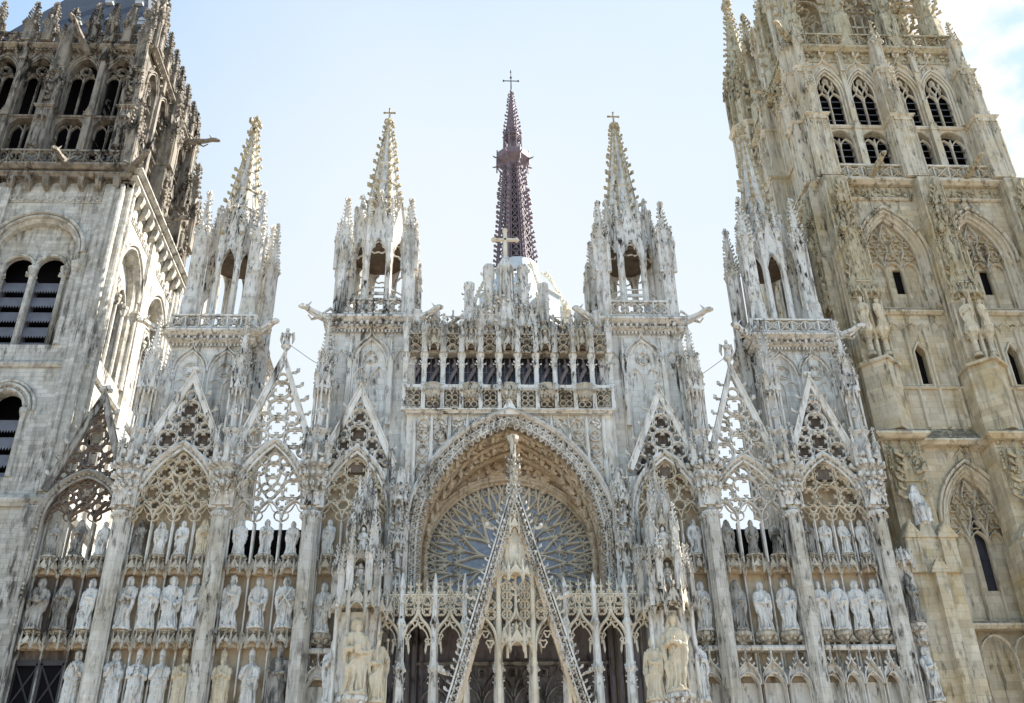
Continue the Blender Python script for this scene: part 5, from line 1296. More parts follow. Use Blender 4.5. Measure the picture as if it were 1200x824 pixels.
# upper gothic stage
I = 1.0; UW, UD = FW-2*I, FD-2*I
def uframe(face): return Matrix.Translation((0, I, 0)) if face == 'front' else Matrix.Translation((FW/2-I, FD/2, 0)) @ Matrix.Rotation(pi/2, 4, 'Z')
def uplace(o, face): o.matrix_local = uframe(face) @ Matrix.Translation(o.location); return o
wn = None
for face, width in (('front', UW), ('flank', UD)):
    cs = [5.3, 2.65, -.55, -3.2, -5.85] if face == 'front' else [-4.1, -1.4, 1.4, 4.1]
    g = G(); holes = []
    for c_ in cs: holes += [shift(arch(1.04, 57.0, 58.7, 53.0, 6), c_), shift([(1.0, 48.6), (1.0, 52.1), (.5, 52.7), (-.5, 52.7), (-1.0, 52.1), (-1.0, 48.6)], c_)]
    g.prism([(-width/2, 46.9), (width/2, 46.9), (width/2, 60), (-width/2, 60)], 0, .8, holes); UWL = uplace(g.obj('upper_wall', 'darkgothic', T), face)
    q = G(); q.roll(arch(1.06, 57.0, 58.75, 53, 7), .07, 0, -.04); q.roll(arch(1.2, 57.0, 58.95, 56.7, 7), .08, 0, -.1)
    q.bar([(0, 53.1), (0, 57.0)], .13, .2, .22); q.bar(shift(arch(.46, 56.5, 57.1, None, 5), -.48), .1, .2, .2); q.bar(shift(arch(.46, 56.5, 57.1, None, 5), .48), .1, .2, .2); q.bar(circ(0, 57.6, .4, 12), .1, .2, .2, True); q.bar(foil(0, 57.6, .36), .06, .22, .16, True)
    for e in (-.5, .5): q.bar(shift(foil(0, 57.15, .2, 3), e), .06, .2, .16, True)
    q.bar([(0, 49.0), (0, 52.3)], .12, .2, .22)
    for e in (-.46, .46): q.bar(shift(arch(.42, 51.5, 52.2, 51.0, 5), e), .1, .2, .2)
    q.ledge(-1.05, 1.05, -.08, .3, 52.78, 52.96, .06)
    q.bar([(-1.15, 57.9), (0, 60.3), (1.15, 57.9)], .14, -.2, .3); q.finial(0, -.15, 60.3, .9)
    for f_ in (.25, .5, .75):
        for sg in (-1, 1): q.crock((sg*1.15*(1-f_), -.2, 57.9+2.4*f_), (sg*.7, -.2, .4), .25)
    if face == 'front':
        for c_ in cs: wn = uplace(again(wn, (c_, 0, 0)) if wn else q.obj('belfry_window', 'darkgothic', T, (c_, 0, 0)), face)
    else:
        w2 = None
        for c_ in cs: w2 = uplace(again(w2, (c_, 0, 0)) if w2 else q.obj('belfry_window', 'darkgothic', T, (c_, 0, 0)), face)
        g = G()
        for c_ in cs:                                    # blocked lights with stepped sills
            g.box(c_-.8, c_+.8, .5, .7, 53.4, 56); g.box(c_-.8, c_+.8, .4, .7, 49.2, 51)
            for zz in (50.2, 51.8, 54, 55.4): g.ledge(c_-.7, c_+.7, .15, .7, zz, zz+.3, .12)
        g.obj('blocked_light', 'darkgothic', UWL)
    q = G()                                              # slim piers between windows
    q.lathe([(.36, 47), (.32, 53), (.26, 53.3), (.24, 58.6), (.2, 59)], 4, 0, -.15, pi/4); q.gablet(0, -.5, 52.6, .6, .9, .15, .12); q.pinnacle(0, -.25, 58.2, .4, 2.2, 2.0, .2)
    pr = None
    mids = [(a+b)/2 for a, b in zip(cs, cs[1:]) if abs(a-b) < 3]
    for c_ in mids: pr = uplace(again(pr, (c_, 0, 0)) if pr else q.obj('slim_pier', 'darkgothic', T, (c_, 0, 0)), face)
    q = G()                                              # heavier buttresses with niches and pinnacles
    q.box(-.55, .55, -.9, .1, 46.9, 53); q.box(-.42, .42, -.65, .1, 53, 57.5); q.ledge(-.6, .6, -1, .1, 52.9, 53.2, .12); q.gablet(0, -.75, 56.6, 1.0, 1.6, .3, .2)
    q.canopy(0, -.7, 51.6, .9, .5, 1.2); q.pinnacle(0, -.4, 57.2, .75, 2.6, 3.4, .3); q.pinnacle(-.45, -.75, 53, .3, 2, 1.5, .15); q.pinnacle(.45, -.75, 53, .3, 2, 1.5, .15)
    q.lathe([(.22, 49.4), (.18, 50.1), (.24, 50.8), (.1, 51)], 7, 0, -1.0); q.ball((0, -1.0, 51.15), .14, 6, 5); q.bracket(0, -.95, 48.8, .7, .4, .6)
    for i in range(20): q.lump((random.uniform(-.45, .45), -.8, random.uniform(53.2, 57)), .17)
    bt = None
    for c_ in ([1.05, -4.5+0, width/2-.35, -width/2+.35] if face == 'front' else [0, width/2-.35]): bt = uplace(again(bt, (c_, 0, 0)) if bt else q.obj('upper_buttress', 'darkgothic', T, (c_, 0, 0)), face)
    g = G(); g.ledge(-width/2-.1, width/2+.1, -.35, .8, 59.4, 59.9, .25)
    for i in range(int(width/.3)): g.lump((-width/2+i*.3, -.25, 59.3), .12)
    g.obj('parapet_cornice', 'darkgothic', UWL)
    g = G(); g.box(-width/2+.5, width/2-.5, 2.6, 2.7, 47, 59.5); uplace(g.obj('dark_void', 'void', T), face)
g = G(); g.box(-UW/2, UW/2, FD-I-.4, FD-I, 46.9, 60); g.box(-UW/2, -UW/2+.4, I+.8, FD-I-.4, 46.9, 60); g.obj('rear_wall', 'darkgothic', T)
h, b = FW/2, 0
balustrade(T, [((-h, -.55), (h, -.55)), ((h+.1, -.5), (h+.1, FD))], 47.1, 1.25, 'darkgothic', 'quatre', .16)
balustrade(T, [((-UW/2, I-.2), (UW/2, I-.2)), ((UW/2+.2, I), (UW/2+.2, FD-I))], 59.9, 1.2, 'darkgothic', 'quatre', .16)
q = G(); q.pinnacle(0, 0, 0, .75, 2.6, 3.4, .34); pq = None
for x, y in ((h-.2, -.3), (h-.2, FD*.5), (h-.2, FD-.3)): pq = again(pq, (x, y, 47.1)) if pq else q.obj('pinnacle', 'darkgothic', T, (x, y, 47.1))
q = G(); q.pinnacle(0, 0, 0, .6, 1.4, 2.6, .3); pq = None
for x in (-5.85, -4.5, -2, -.55, 2.65, 4.0, 5.3, 6.9): pq = again(pq, (x, I-.3, 60)) if pq else q.obj('parapet_pinnacle', 'darkgothic', T, (x, I-.3, 60))
for y in (1.4, 3.4, 5.2, 7.0, 9.0, 11.0, 12.4): again(pq, (UW/2+.3, y, 60))
q = G(); q.pinnacle(0, 0, 0, 1.1, 3.0, 5.5, .42); for_ = q.obj('corner_pinnacle', 'darkgothic', T, (UW/2-.1, I+.2, 59.6)); again(for_, (UW/2-.1, FD-I, 56)); again(for_, (-UW/2, I+.2, 59.6)); again(for_, (UW/2+.9, FD-I+.9, 50.2)); again(for_, (UW/2+.6, FD*.5, 53))
g = G(); gargoyle(g, 2.6); gg = g.obj('gargoyle', 'darkgothic', T, (2.6, I-.3, 59.2)); gg.rotation_euler = (radians(-30), 0, radians(-20))
a_ = again(gg, (UW/2+.3, FD-2.6, 59.6)); a_.rotation_euler = (0, 0, pi/2); a_ = again(gg, (UW/2+.6, 6.0, 47.6)); a_.rotation_euler = (0, 0, pi/2); a_ = again(gg, (4.2, -.6, 47.0)); a_.rotation_euler = (radians(20), 0, 0); a_ = again(gg, (h, -.5, 46.6)); a_.rotation_euler = (0, 0, pi/4)
g = G(); z = 60.2                                        # steep slate roof, hipped on the near side
g.add([(-UW/2+.6, I+1, z), (UW/2-.6, I+1, z), (UW/2-.6, FD-I-1, z), (-UW/2+.6, FD-I-1, z), (1.2, FD/2-.6, 76), (UW/2-4.2, FD/2-.6, 76), (UW/2-4.2, FD/2+.6, 76), (1.2, FD/2+.6, 76)], [(0, 1, 5, 4), (1, 2, 6, 5), (2, 3, 7, 6), (3, 0, 4, 7), (4, 5, 6, 7), (3, 2, 1, 0)])
g.obj('slate_roof', 'slate', T)
q = G(); q.box(-.3, .3, -.3, .5, 0, .35); q.prism([(-.4, .35), (.4, .35), (0, .75)], -.4, .6); pq = None
for x, f_ in ((0, .28), (2.6, .28), (5.0, .28), (1.6, .5), (4.0, .5), (6.0, .5)):
    loc = (x, I+1+(FD/2-.6-I-1)*f_, 60.2+15.8*f_); pq = again(pq, loc) if pq else q.obj('roof_vent', 'lead', T, loc)

# ---------------------------------------------------------------- ochre tower
OX, OY = 28.6, 2.5
T = thing('bell_tower', 'ochre stone tower with stepped buttresses, tall arched windows and octagonal crown', 'tower', (OX, OY, 0))
BW, BD = 13.4, 13.5                                      # width and depth of the shaft (x from -6.7 to 6.7)
def rf(face):
    return Matrix.Identity(4) if face == 'front' else Matrix.Translation((-BW/2, BD/2, 0)) @ Matrix.Rotation(-pi/2, 4, 'Z')
def rplace(o, face): o.matrix_local = rf(face) @ Matrix.Translation(o.location); return o
for face, width, cs in (('front', BW, (-2.75, 3.15)), ('flank', BD, (-3.2, 3.2))):
    g = G(); holes = []
    for c_ in cs:
        if face == 'front': holes += [shift(arch(2.1, 40.2, 44.0, 36.2, 8), c_), [(c_-.35, 30.6), (c_+.35, 30.6), (c_+.35, 32.8), (c_, 33.4), (c_-.35, 32.8)], shift(arch(1.95, 21.4, 25.1, 10, 8), c_+.9 if c_ < 0 else c_+.9)]
    g.prism([(-width/2, 0), (width/2, 0), (width/2, 46.2), (-width/2, 46.2)], 0, .7, holes); WL = rplace(g.obj('tower_wall', 'ochre', T), face)
    if face == 'front':
        for c_ in cs:
            lc = c_+.9; g = G(); gl = G()
            g.prism([(c_-2.2, 36), (c_+2.2, 36), (c_+2.2, 44.1), (c_-2.2, 44.1)], .7, .9, [[(c_-.05, 37.7), (c_+.55, 37.7), (c_+.55, 39.6), (c_-.05, 39.6)]])
            g.obj('recess_wall', 'ochre', WL); g = G()
            g.prism([(lc-2.1, 10), (lc+2.1, 10), (lc+2.1, 25.2), (lc-2.1, 25.2)], .7, .9, [[(lc-.15, 17.9), (lc+.5, 17.9), (lc+.5, 22.0), (lc+.2, 22.4), (lc-.15, 22.0)]])
            sl = G(); sl.box(c_-.5, c_+.9, .95, 1, 37.4, 40); sl.obj('dark_slot', 'void', WL); sl = G(); sl.box(c_-.6, c_+.6, .5, .6, 30.3, 33.6); sl.obj('dark_slot', 'void', WL)
            gl.box(lc-.5, lc+.8, .92, .95, 17.5, 22.6)
            for zz in (18.8, 19.7, 20.6, 21.5): gl.box(lc-.15, lc+.5, .88, .925, zz, zz+.06)
            g.obj('recess_wall', 'ochre', WL); gl.obj('window_glass', 'glass', WL)
        g = G()
        for c_ in cs:
            lc = c_+.9
            for (a_, zs_, za_, zb_, cc_) in ((2.1, 40.2, 44.0, 36.2, c_), (1.95, 21.4, 25.1, 15.9, lc)):
                for o_, y, r_ in ((.3, -.12, .12), (.05, -.02, .1), (-.18, .2, .09), (-.36, .4, .08)): g.roll(shift(arch(a_+o_, zs_, za_+o_*1.1, zs_-.3 if o_ > .2 else zb_, 10), cc_), r_, 0, y)
                g.sweep(shift(arch(a_+.02, zs_, za_+.02, zb_, 10), cc_), [(0, 0), (.42, .45), (.42, .7), (0, .7)])
                a2 = a_-.42; lw_ = a2
                for e in (-1, 1): g.bar(shift(arch(a2/2*.62, zs_-.9, zs_-.1, zb_, 6), cc_+e*a2*.66), .12, .45, .25)
                g.bar(shift(arch(a2*.34, zs_-.9, zs_-.1, zb_, 6), cc_), .12, .42, .28)
                obst = []
                for sg in (-1, 1):
                    b_ = bez((sg*a2*.34, zs_-.6), (sg*a2*.3, zs_+.5), (sg*a2*.02, zs_+.4), (sg*a2*.1, zs_+1.3)); b2_ = bez((sg*a2*.34, zs_-.6), (sg*a2*.36, zs_+.5), (sg*a2*.7, zs_+.5), (sg*a2*.5, zs_+1.5))
                    b3_ = bez((sg*a2*.1, zs_+1.3), (sg*a2*.3, zs_+1.7), (sg*a2*.3, zs_+2.1), (0, za_-.7))
                    for b in (b_, b2_, b3_): obst.append(b); g.bar(shift(b, cc_), .12, .42, .28)
                for x, z, r_ in pack([p for p in arch(a2, zs_, za_-.5, None, 8)], obst, .16, .55, 10):
                    g.bar(shift(foil(x, z, r_, 3 if r_ < .35 else 4, 5, pi/2), cc_), .08, .48, .2, True)
                g.bar(shift(ogee(.5, za_+.2, za_+1.3), cc_), .12, -.15, .2)
            for e in (-1, 0, 1): g.bar(shift(arch(.34, 34.5, 34.95, None, 5), c_+e*1.25), .12, -.1, .2); g.bar(shift(arch(.32, 34.5, 34.9, None, 5), c_+e*1.25+.62), .12, -.1, .2); g.chain([(c_+e*1.25-.62, -.05, 27.6), (c_+e*1.25-.62, -.05, 34.6)], .11, 6)
            g.chain([(c_+1.87, -.05, 27.6), (c_+1.87, -.05, 34.6)], .11, 6)
            for x in (c_-.4, c_+.4): g.chain([(x, -.04, 30.4), (x, -.04, 32.9), (c_, -.04, 33.6)], .09, 5)
            g.bar(shift(arch(.9, 14.2, 15.3, 8, 6), lc-.9), .14, -.08, .2); g.bar(shift(arch(.9, 14.2, 15.3, 8, 6), lc+.95), .14, -.08, .2)
        g.obj('window_moulding', 'ochreplain', WL)
    for zz, p_, hh in ((35.6, .18, .4), (30.2, .1, .2), (15.6, .15, .4), (44.9, .12, .25)): g = G(); g.ledge(-width/2, width/2, -.12, .5, zz, zz+hh, p_); g.obj('string_course', 'ochreplain', WL)
    g = G(); g.ledge(-width/2, width/2, -.5, .5, 26.3, 26.75, .25); g.mat('ochredark').prism([(-width/2, 26.74), (width/2, 26.74), (width/2, 26.8), (-width/2, 26.8)], -.5, .3); g.add([(-width/2, -.5, 26.8), (width/2, -.5, 26.8), (width/2, .1, 27.7), (-width/2, .1, 27.7)], [(0, 1, 2, 3)]); g.obj('sloped_ledge', 'ochreplain', WL)
    g = G(); g.ledge(-width/2-.1, width/2+.1, -.35, .5, 46.1, 46.6, .3)
    g.obj('belfry_cornice', 'ochreplain', WL)
    g = G(); g.box(-width/2, width/2, -.05, .1, 45.2, 46.08)
    for i in range(int(width*5)): g.lump((random.uniform(-width/2, width/2), -.05, random.uniform(45.25, 46.0)), .14)
    g.obj('carved_frieze', 'ochredark', WL); g = G()
    for c_ in cs:
        for sg in (-1, 1):
            for f_ in (.2, .45, .7, .9): g.crock((c_+sg*2.3*(1-f_), -.2, 41.5+3.6*f_-.9*f_*f_), (sg*.7, -.2, .5), .3)
    g.obj('hood_leaves', 'ochredark', WL)
# stepped buttresses
def stepped(q, d0=2.3):
    def prow(w_, d, z0, z1, cap=1.0):                    # pointed prow with sloping cap
        p = [(-w_/2, .1), (-w_/2, -d*.55), (0, -d), (w_/2, -d*.55), (w_/2, .1)]; p2 = [(a*.55, b*.45) for a, b in p]; k = 5
        q.add([(a, b, z0) for a, b in p]+[(a, b, z1) for a, b in p]+[(a, min(b, .1), z1+cap) for a, b in p2], [(i, (i+1) % k, k+(i+1) % k, k+i) for i in range(k)]+[(k+i, k+(i+1) % k, 2*k+(i+1) % k, 2*k+i) for i in range(k)]+[tuple(range(2*k, 3*k)), tuple(range(k-1, -1, -1))])
        p3 = [(a*1.12, b*1.1-.02) for a, b in p]; q.add([(a, b, z1-.16) for a, b in p3]+[(a, b, z1+.05) for a, b in p3], [(i, (i+1) % k, k+(i+1) % k, k+i) for i in range(k)]+[tuple(range(k)), tuple(range(k, 2*k))])
    prow(2.3, d0, 26.6, 31.2, .7)
    q.box(-1.3, 1.3, -d0+.2, .1, 0, 20.0); q.box(-.28, .28, -d0-.35, -d0+.3, 0, 18.2); q.gablet(0, -d0-.4, 17.9, .9, .8, .5, .1)
    for sg in (-1, 1):
        q.prism([(sg*.55, 18.0), (sg*1.38, 18.0), (sg*1.38, 20.0), (sg*.97, 20.9), (sg*.55, 20.0)], -d0-.05, -d0+1.2); q.gablet(sg*.95, -d0-.15, 19.9, 1.0, .8, .5, .1)
    q.box(-1.1, 1.1, -d0+.75, .1, 20.0, 26.2); q.ledge(-1.35, 1.35, -d0+.3, .1, 26.0, 26.5, .25); q.prism([(-.5, 20), (.5, 20), (.2, 20.9), (-.2, 20.9)], -d0+.1, -d0+.8)
    q.box(-.95, .95, -d0+.95, .1, 31.2, 40); q.box(-.75, .75, -d0+1.15, .1, 40, 46.2)
    for x in (-.5, .5): q.lathe([(.26, 31.6), (.26, 31.8), (.17, 31.9), (.16, 32.7), (.24, 32.75), (.2, 32.9), (.36, 33.2), (.42, 33.3), (.42, 33.6)], 8, x, -d0+.6)
    for x in (-.95, -.5, .5, .95): q.chain([(x, -d0+.93, 31.6), (x, -d0+.93, 40)], .08, 5); q.chain([(x*.78, -d0+1.13, 40), (x*.78, -d0+1.13, 45.6)], .07, 5)
    for yy in (-d0+1.4, -d0+1.9): q.chain([(-.97, yy, 31.4), (-.97, yy, 40)], .07, 5); q.chain([(.97, yy, 31.4), (.97, yy, 40)], .07, 5)
    q.chain([(0, -d0+.7, 31.2), (0, -d0+.7, 36.5)], .14, 6)
bq = None
for x in (-6.1, .45, 6.5):
    if bq: again(bq, (x, 0, 0))
    else: q = G(); stepped(q); bq = q.obj('stepped_buttress', 'ochre', T, (x, 0, 0))
def niche_top(q, d0=2.3):
    for x in (-.5, .5): q.canopy(x, -d0+.95, 35.9, .95, .5, 1.1)
    q.box(-1.0, 1.0, -d0+.8, -d0+1.0, 35.9, 37.4)
    q.gablet(-.48, -d0+.65, 36.2, 1.1, 2.6, .4, .28); q.gablet(.48, -d0+.65, 36.2, 1.1, 2.6, .4, .28)
    q.pinnacle(0, -d0+1.0, 37.0, .8, 3.8, 3.2, .42)
    for x in (-.62, .62): q.pinnacle(x, -d0+.95, 38.2, .3, 1.4, 1.9, .24); q.pinnacle(x*.8, -d0+1.1, 41.6, .24, 1.2, 1.5, .18)
    for z in (41.2, 43.6): q.gablet(0, -d0+.72, z, .8, 1.5, .3, .26)
    q.pinnacle(0, -d0+1.05, 42.4, .42, 1.2, 2.2, .26)
    q.box(-.35, .35, -d0+.9, -d0+1.3, 43.5, 46.0)
def low_gablet(q, d0=2.3):
    q.gablet(0, -d0+.5, 23.4, 1.1, 1.9, .4, .3)
    for sg in (-1, 1):
        for i in range(6): q.crock((sg*(.62-.07*i), -d0+.35, 22.4+i*.5), (sg, -.3, .2), .4)
    q.box(-.8, .8, -d0+.6, -d0+.85, 22.6, 25.4)
    q.pinnacle(-.75, -d0+.75, 23.0, .3, 1.0, 2.4, .24); q.pinnacle(.75, -d0+.75, 23.0, .3, 1.0, 2.4, .24)
def brackets(q, d0=2.3):
    for x in (-.5, .5): q.bracket(x, -d0+.75, 32.9, .8, .4, .7)
    q.box(-.8, .8, -d0+.7, -d0+.95, 32.9, 33.55)
for nm, fn in (('niche_canopy', niche_top), ('gablet', low_gablet), ('statue_bracket', brackets)):
    q = G(); fn(q); cq = None
    for x in (-6.1, .45, 6.5): cq = again(cq, (x, 0, 0)) if cq else q.obj(nm, 'ochredark', T, (x, 0, 0))
    q = G(); fn(q, 1.9); cq = None
    for x in (-BD/2+.7, .2, BD/2-.9): cq = rplace(again(cq, (x, 0, 0)) if cq else q.obj(nm, 'ochredark', T, (x, 0, 0)), 'flank')
q = G(); stepped(q, 1.9); bf = None
for x in (-BD/2+.7, .2, BD/2-.9):
    bf = rplace(again(bf, (x, 0, 0)) if bf else q.obj('flank_buttress', 'ochre', T, (x, 0, 0)), 'flank')
balustrade(T, [((-BW/2, -.35), (-.6, -.35)), ((-.2+.6, -.35), (BW/2, -.35)), ((-BW/2-.2, BD), (-BW/2-.2, -.3))], 46.6, 1.25, 'cream', 'flame', .16)
# belfry stage
for face, width, cs in (('front', BW-1, (-4.2, -1.6, 1.5, 4.0)), ('flank', BD-1, (-4.3, -1.7, 1.7, 4.3))):
    g = G(); holes = []
    for c_ in cs: holes += [shift(arch(.98, 55.6, 57.7, 52.4, 7), c_), shift(arch(.96, 50.9, 51.8, 48.3, 4), c_)]
    g.prism([(-width/2, 46.5), (width/2, 46.5), (width/2, 60), (-width/2, 60)], .5, 1.2, holes if face == 'front' else ()); rplace(g.obj('belfry_wall', 'ochreplain', T), face)
    q = G()
    for o_, y in ((.3, .38), (.08, .46), (-.1, .62)): q.roll(arch(.98+o_*.8, 55.6, 57.7+o_*1.1, 52.4, 8), .08, 0, y)
    q.bar([(0, 52.4), (0, 55.6)], .13, .65, .25); q.bar([(0, 48.3), (0, 51.2)], .13, .65, .25)
    for e in (-.42, .42): q.bar(shift(arch(.44, 54.9, 55.7, None, 5), e*1.12), .1, .65, .2); q.bar(shift(arch(.44, 50.4, 51.2, None, 5), e*1.12), .1, .65, .2)
    for sg in (-1, 1): q.bar(bez((0, 55.5), (sg*.1, 56.4), (sg*.6, 56.2), (sg*.45, 56.9)), .1, .65, .2); q.bar(bez((sg*.4, 55.7), (sg*.5, 56.2), (sg*.05, 56.4), (sg*.05, 57.2)), .09, .66, .2)
    for x, z, r_ in ((0, 56.9, .24), (-.38, 56.3, .2), (.38, 56.3, .2)): q.bar(foil(x, z, r_), .06, .68, .15, True)
    q.ledge(-1.0, 1.0, .4, .9, 52.0, 52.3, .1); q.bar(ogee(1.0, 57.3, 59.1), .12, .3, .2); q.finial(0, .35, 59.0, .8)
    q.bar(arch(.98, 50.9, 51.9, 48.3, 4), .1, .46, .2)
    wq = None
    for c_ in cs: wq = rplace(again(wq, (c_, 0, 0)) if wq else q.obj('belfry_window', 'cream', T, (c_, 0, 0)), face)
    if face == 'front':
        ql = G()
        for z0, z1 in ((48.3, 51.4), (52.4, 55.6)):
            z = z0+.15
            while z < z1: ql.add([(-1, 1.25, z+.35), (1, 1.25, z+.35), (1, .85, z), (-1, .85, z), (-1, .85, z-.06), (1, .85, z-.06)], [(0, 1, 2, 3), (3, 2, 5, 4)]); z += .62
        lq = None
        for c_ in cs: lq = again(lq, (c_, 0, 0)) if lq else ql.obj('window_louvers', 'louver', T, (c_, 0, 0))
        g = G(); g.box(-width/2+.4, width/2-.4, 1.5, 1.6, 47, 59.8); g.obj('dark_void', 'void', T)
    q = G()
    q.box(-.75, .75, -.9, .6, 46.5, 52); q.box(-.6, .6, -.55, .6, 52, 57); q.box(-.45, .45, -.2, .6, 57, 60.5); q.ledge(-.8, .8, -1.0, .6, 51.9, 52.2, .14); q.ledge(-.65, .65, -.65, .6, 56.9, 57.2, .12)
    q.gablet(0, -1.0, 51.6, 1.2, 1.4, .4, .2); q.gablet(0, -.65, 56.6, 1.0, 1.4, .4, .2); q.pinnacle(0, -.75, 52, .55, 2.3, 2.2, .24); q.pinnacle(0, -.3, 57, .5, 2.6, 2.6, .25)
    for x in (-.55, .55): q.pinnacle(x, -.75, 47, .3, 3.6, 1.6, .16, 2)
    for x in (-.72, -.24, .24, .72): q.chain([(x, -.92, 46.6), (x, -.92, 51.7)], .07, 5)
    for x in (-.58, -.2, .2, .58): q.chain([(x, -.57, 52.2), (x, -.57, 56.8)], .06, 5)
    for x in (-.48, 0, .48): q.bar(shift(ogee(.22, 50.6, 51.6), x), .07, -.96, .08); q.bar(shift(ogee(.17, 55.8, 56.7), x*.8), .06, -.61, .08)
    for yy in (-.7, -.3, .1): q.chain([(-.77, yy, 46.6), (-.77, yy, 51.7)], .06, 5); q.chain([(.77, yy, 46.6), (.77, yy, 51.7)], .06, 5)
    bl = None
    for c_ in ((-BW/2+.5, -.05, BW/2-.6) if face == 'front' else (-BD/2+.6, 0, BD/2-.7)): bl = rplace(again(bl, (c_, 0, 0)) if bl else q.obj('belfry_buttress', 'ochreplain', T, (c_, 0, 0)), face)
    q = G(); q.lathe([(.36, 47), (.34, 52), (.26, 52.3), (.24, 58)], 4, 0, .35, pi/4); q.gablet(0, .05, 51.7, .6, .8, .2, .1); q.pinnacle(0, .25, 57.5, .34, 1.4, 1.4, .18); sp = None
    for a, b in zip(cs[::2], cs[1::2]): sp = rplace(again(sp, ((a+b)/2, 0, 0)) if sp else q.obj('slim_pier', 'ochreplain', T, ((a+b)/2, 0, 0)), face)
    g = G(); g.ledge(-width/2-.2, width/2+.2, .15, 1.2, 59.6, 60.2, .3); g.box(-width/2, width/2, .42, .6, 58.7, 59.65)
    for i in range(int(width*4)): g.lump((random.uniform(-width/2, width/2), .4, random.uniform(58.8, 59.6)), .15)
    rplace(g.obj('carved_frieze', 'ochredark', T), face)
    g = G(); g.box(-width/2, width/2, .38, .55, 46.7, 47.7)
    for i in range(90): g.lump((-width/2+random.random()*width, .35, random.uniform(46.8, 47.6)), .12)
    rplace(g.obj('carved_base_band', 'ochredark', T), face)
balustrade(T, [((-BW/2+.4, .2), (BW/2-.4, .2)), ((-BW/2+.3, BD-.4), (-BW/2+.3, .3))], 60.2, 1.3, 'ochredark', 'flame', .16)
g = G(); g.box(-BW/2, BW/2, BD-.5, BD, 0, 60); g.box(BW/2-.5, BW/2, .7, BD-.5, 0, 60); g.box(-BW/2+.6, BW/2-.6, 1.2, BD-.6, 59.6, 60.1); g.box(-BW/2+.7, BW/2-.7, .95, BD-.6, 45.9, 46.5); g.obj('rear_wall', 'ochre', T)
# octagon
g = G(); g.lathe([(3.9, 60.1), (3.9, 73)], 8, 0, BD/2, pi/8)
g.obj('octagon_drum', 'ochre', T)
R = 5.4; q = G(); wd = 2*R*sin(pi/8); ap = R*cos(pi/8)
q.bar(arch(wd/2-.5, 66, 68.6, 60, 7), .25, -.2, .5); q.bar(arch(wd/2-.15, 66.2, 69.5, 60, 7), .3, -.3, .6)
for e in (-.62, 0, .62): q.bar([(e, 60.2), (e, 65.6)], .14, 0, .25)
for e in (-.95, -.31, .31, .95): q.bar(shift(arch(.28, 65, 65.7, None, 4), e), .1, 0, .25); q.bar(shift(foil(0, 66.2, .3), e*.8), .08, 0, .22, True)
q.bar(circ(0, 67.2, .6, 12), .12, 0, .25, True); q.bar(foil(0, 67.2, .55), .08, 0, .22, True)
for zz in (62.6, 64.1): q.box(-wd/2+.5, wd/2-.5, 0, .2, zz, zz+.15)
q.prism([(-wd/2, 68), (-wd/2, 71.5), (wd/2, 71.5), (wd/2, 68)]+arch(wd/2-.2, 66.2, 69.3, 68, 5)[1:-1], -.2, .4)
oq = None
for i in range(8):
    a = i*pi/4-pi/2; loc = (ap*cos(a), BD/2+ap*sin(a), 0)
    oq = again(oq, loc, a+pi/2) if oq else q.obj('octagon_arch', 'ochreplain', T, loc)
q = G(); q.lathe([(.75, 60), (.7, 69), (.6, 72)], 6); q.pinnacle(.6, 0, 64, .5, 5, 3, .3); pq = None
for i in range(8):
    a = i*pi/4+pi/8; loc = (R*cos(a), BD/2+R*sin(a), 0); pq = again(pq, loc, a) if pq else q.obj('octagon_pier', 'ochreplain', T, loc)
    pq.rotation_euler = (0, 0, a)
q = G(); q.lathe([(.95, 59.8), (.85, 64), (.7, 64.3), (.62, 68), (.5, 68.2)], 8); q.pinnacle(0, 0, 67, 1.0, 2.5, 5.5, .45)
for i in range(30): a = i*2.4; q.crock((.8*cos(a), .8*sin(a), 64.2+i*.1), (cos(a), sin(a), 0), .35)
pq = None
for x, y in ((-5.6, 1.2), (-1.9, .9), (1.9, .9), (5.6, 1.2), (-5.3, 6.6), (-5.6, 10.4), (4.6, 3.2), (5.4, 6.6)): pq = again(pq, (x, y, 0)) if pq else q.obj('crown_pinnacle', 'ochredark', T, (x, y, 0))
for a_, b_ in (((-5.6, 1.2), (-3.3, 4.0)), ((5.6, 1.2), (3.3, 4.0)), ((-1.9, .9), (-1.9, 2.4)), ((1.9, .9), (1.9, 2.4))):
    g = G(); p, q2 = Vector((*a_, 0)), Vector((*b_, 0)); pts = [p.lerp(q2, t)+Vector((0, 0, 64.5+4.2*sqrt(t)-.5*t)) for t in (0, .15, .35, .6, 1)]
    g.chain(pts, .35, 4, pi/4); g.chain([v+Vector((0, 0, .9)) for v in pts], .2, 4, pi/4); [g.chain([v, v+Vector((0, 0, .9))], .12, 4) for v in pts]; g.obj('flying_buttress', 'ochreplain', T)
# stair turret pinnacle at the far corner of the flank
SX, SY = -BW/2+.55, BD-.9
g = G(); g.lathe([(1.6, 0), (1.6, 57), (1.4, 57.4), (1.35, 66)], 8, SX, SY, pi/8)
for zz in (50, 57, 62.5): g.lathe([(1.6, zz), (1.85, zz+.25), (1.85, zz+.4), (1.5, zz+.6)], 8, SX, SY, pi/8)
for i in range(8): a = i*pi/4+pi/8; g.chain([(SX+1.65*cos(a), SY+1.65*sin(a), 0), (SX+1.4*cos(a), SY+1.4*sin(a), 66)], .16, 5)
g.obj('corner_stair', 'ochreplain', T)
g = G(); x, y = SX, SY
for i in range(8): a = i*pi/4+pi/8; g.pinnacle(x+1.4*cos(a), y+1.4*sin(a), 63.2, .36, 4.0, 2.4, .24)
for i in range(60): a = random.random()*6.3; g.lump((x+1.4*cos(a), y+1.4*sin(a), random.uniform(66, 69.5)), .25)
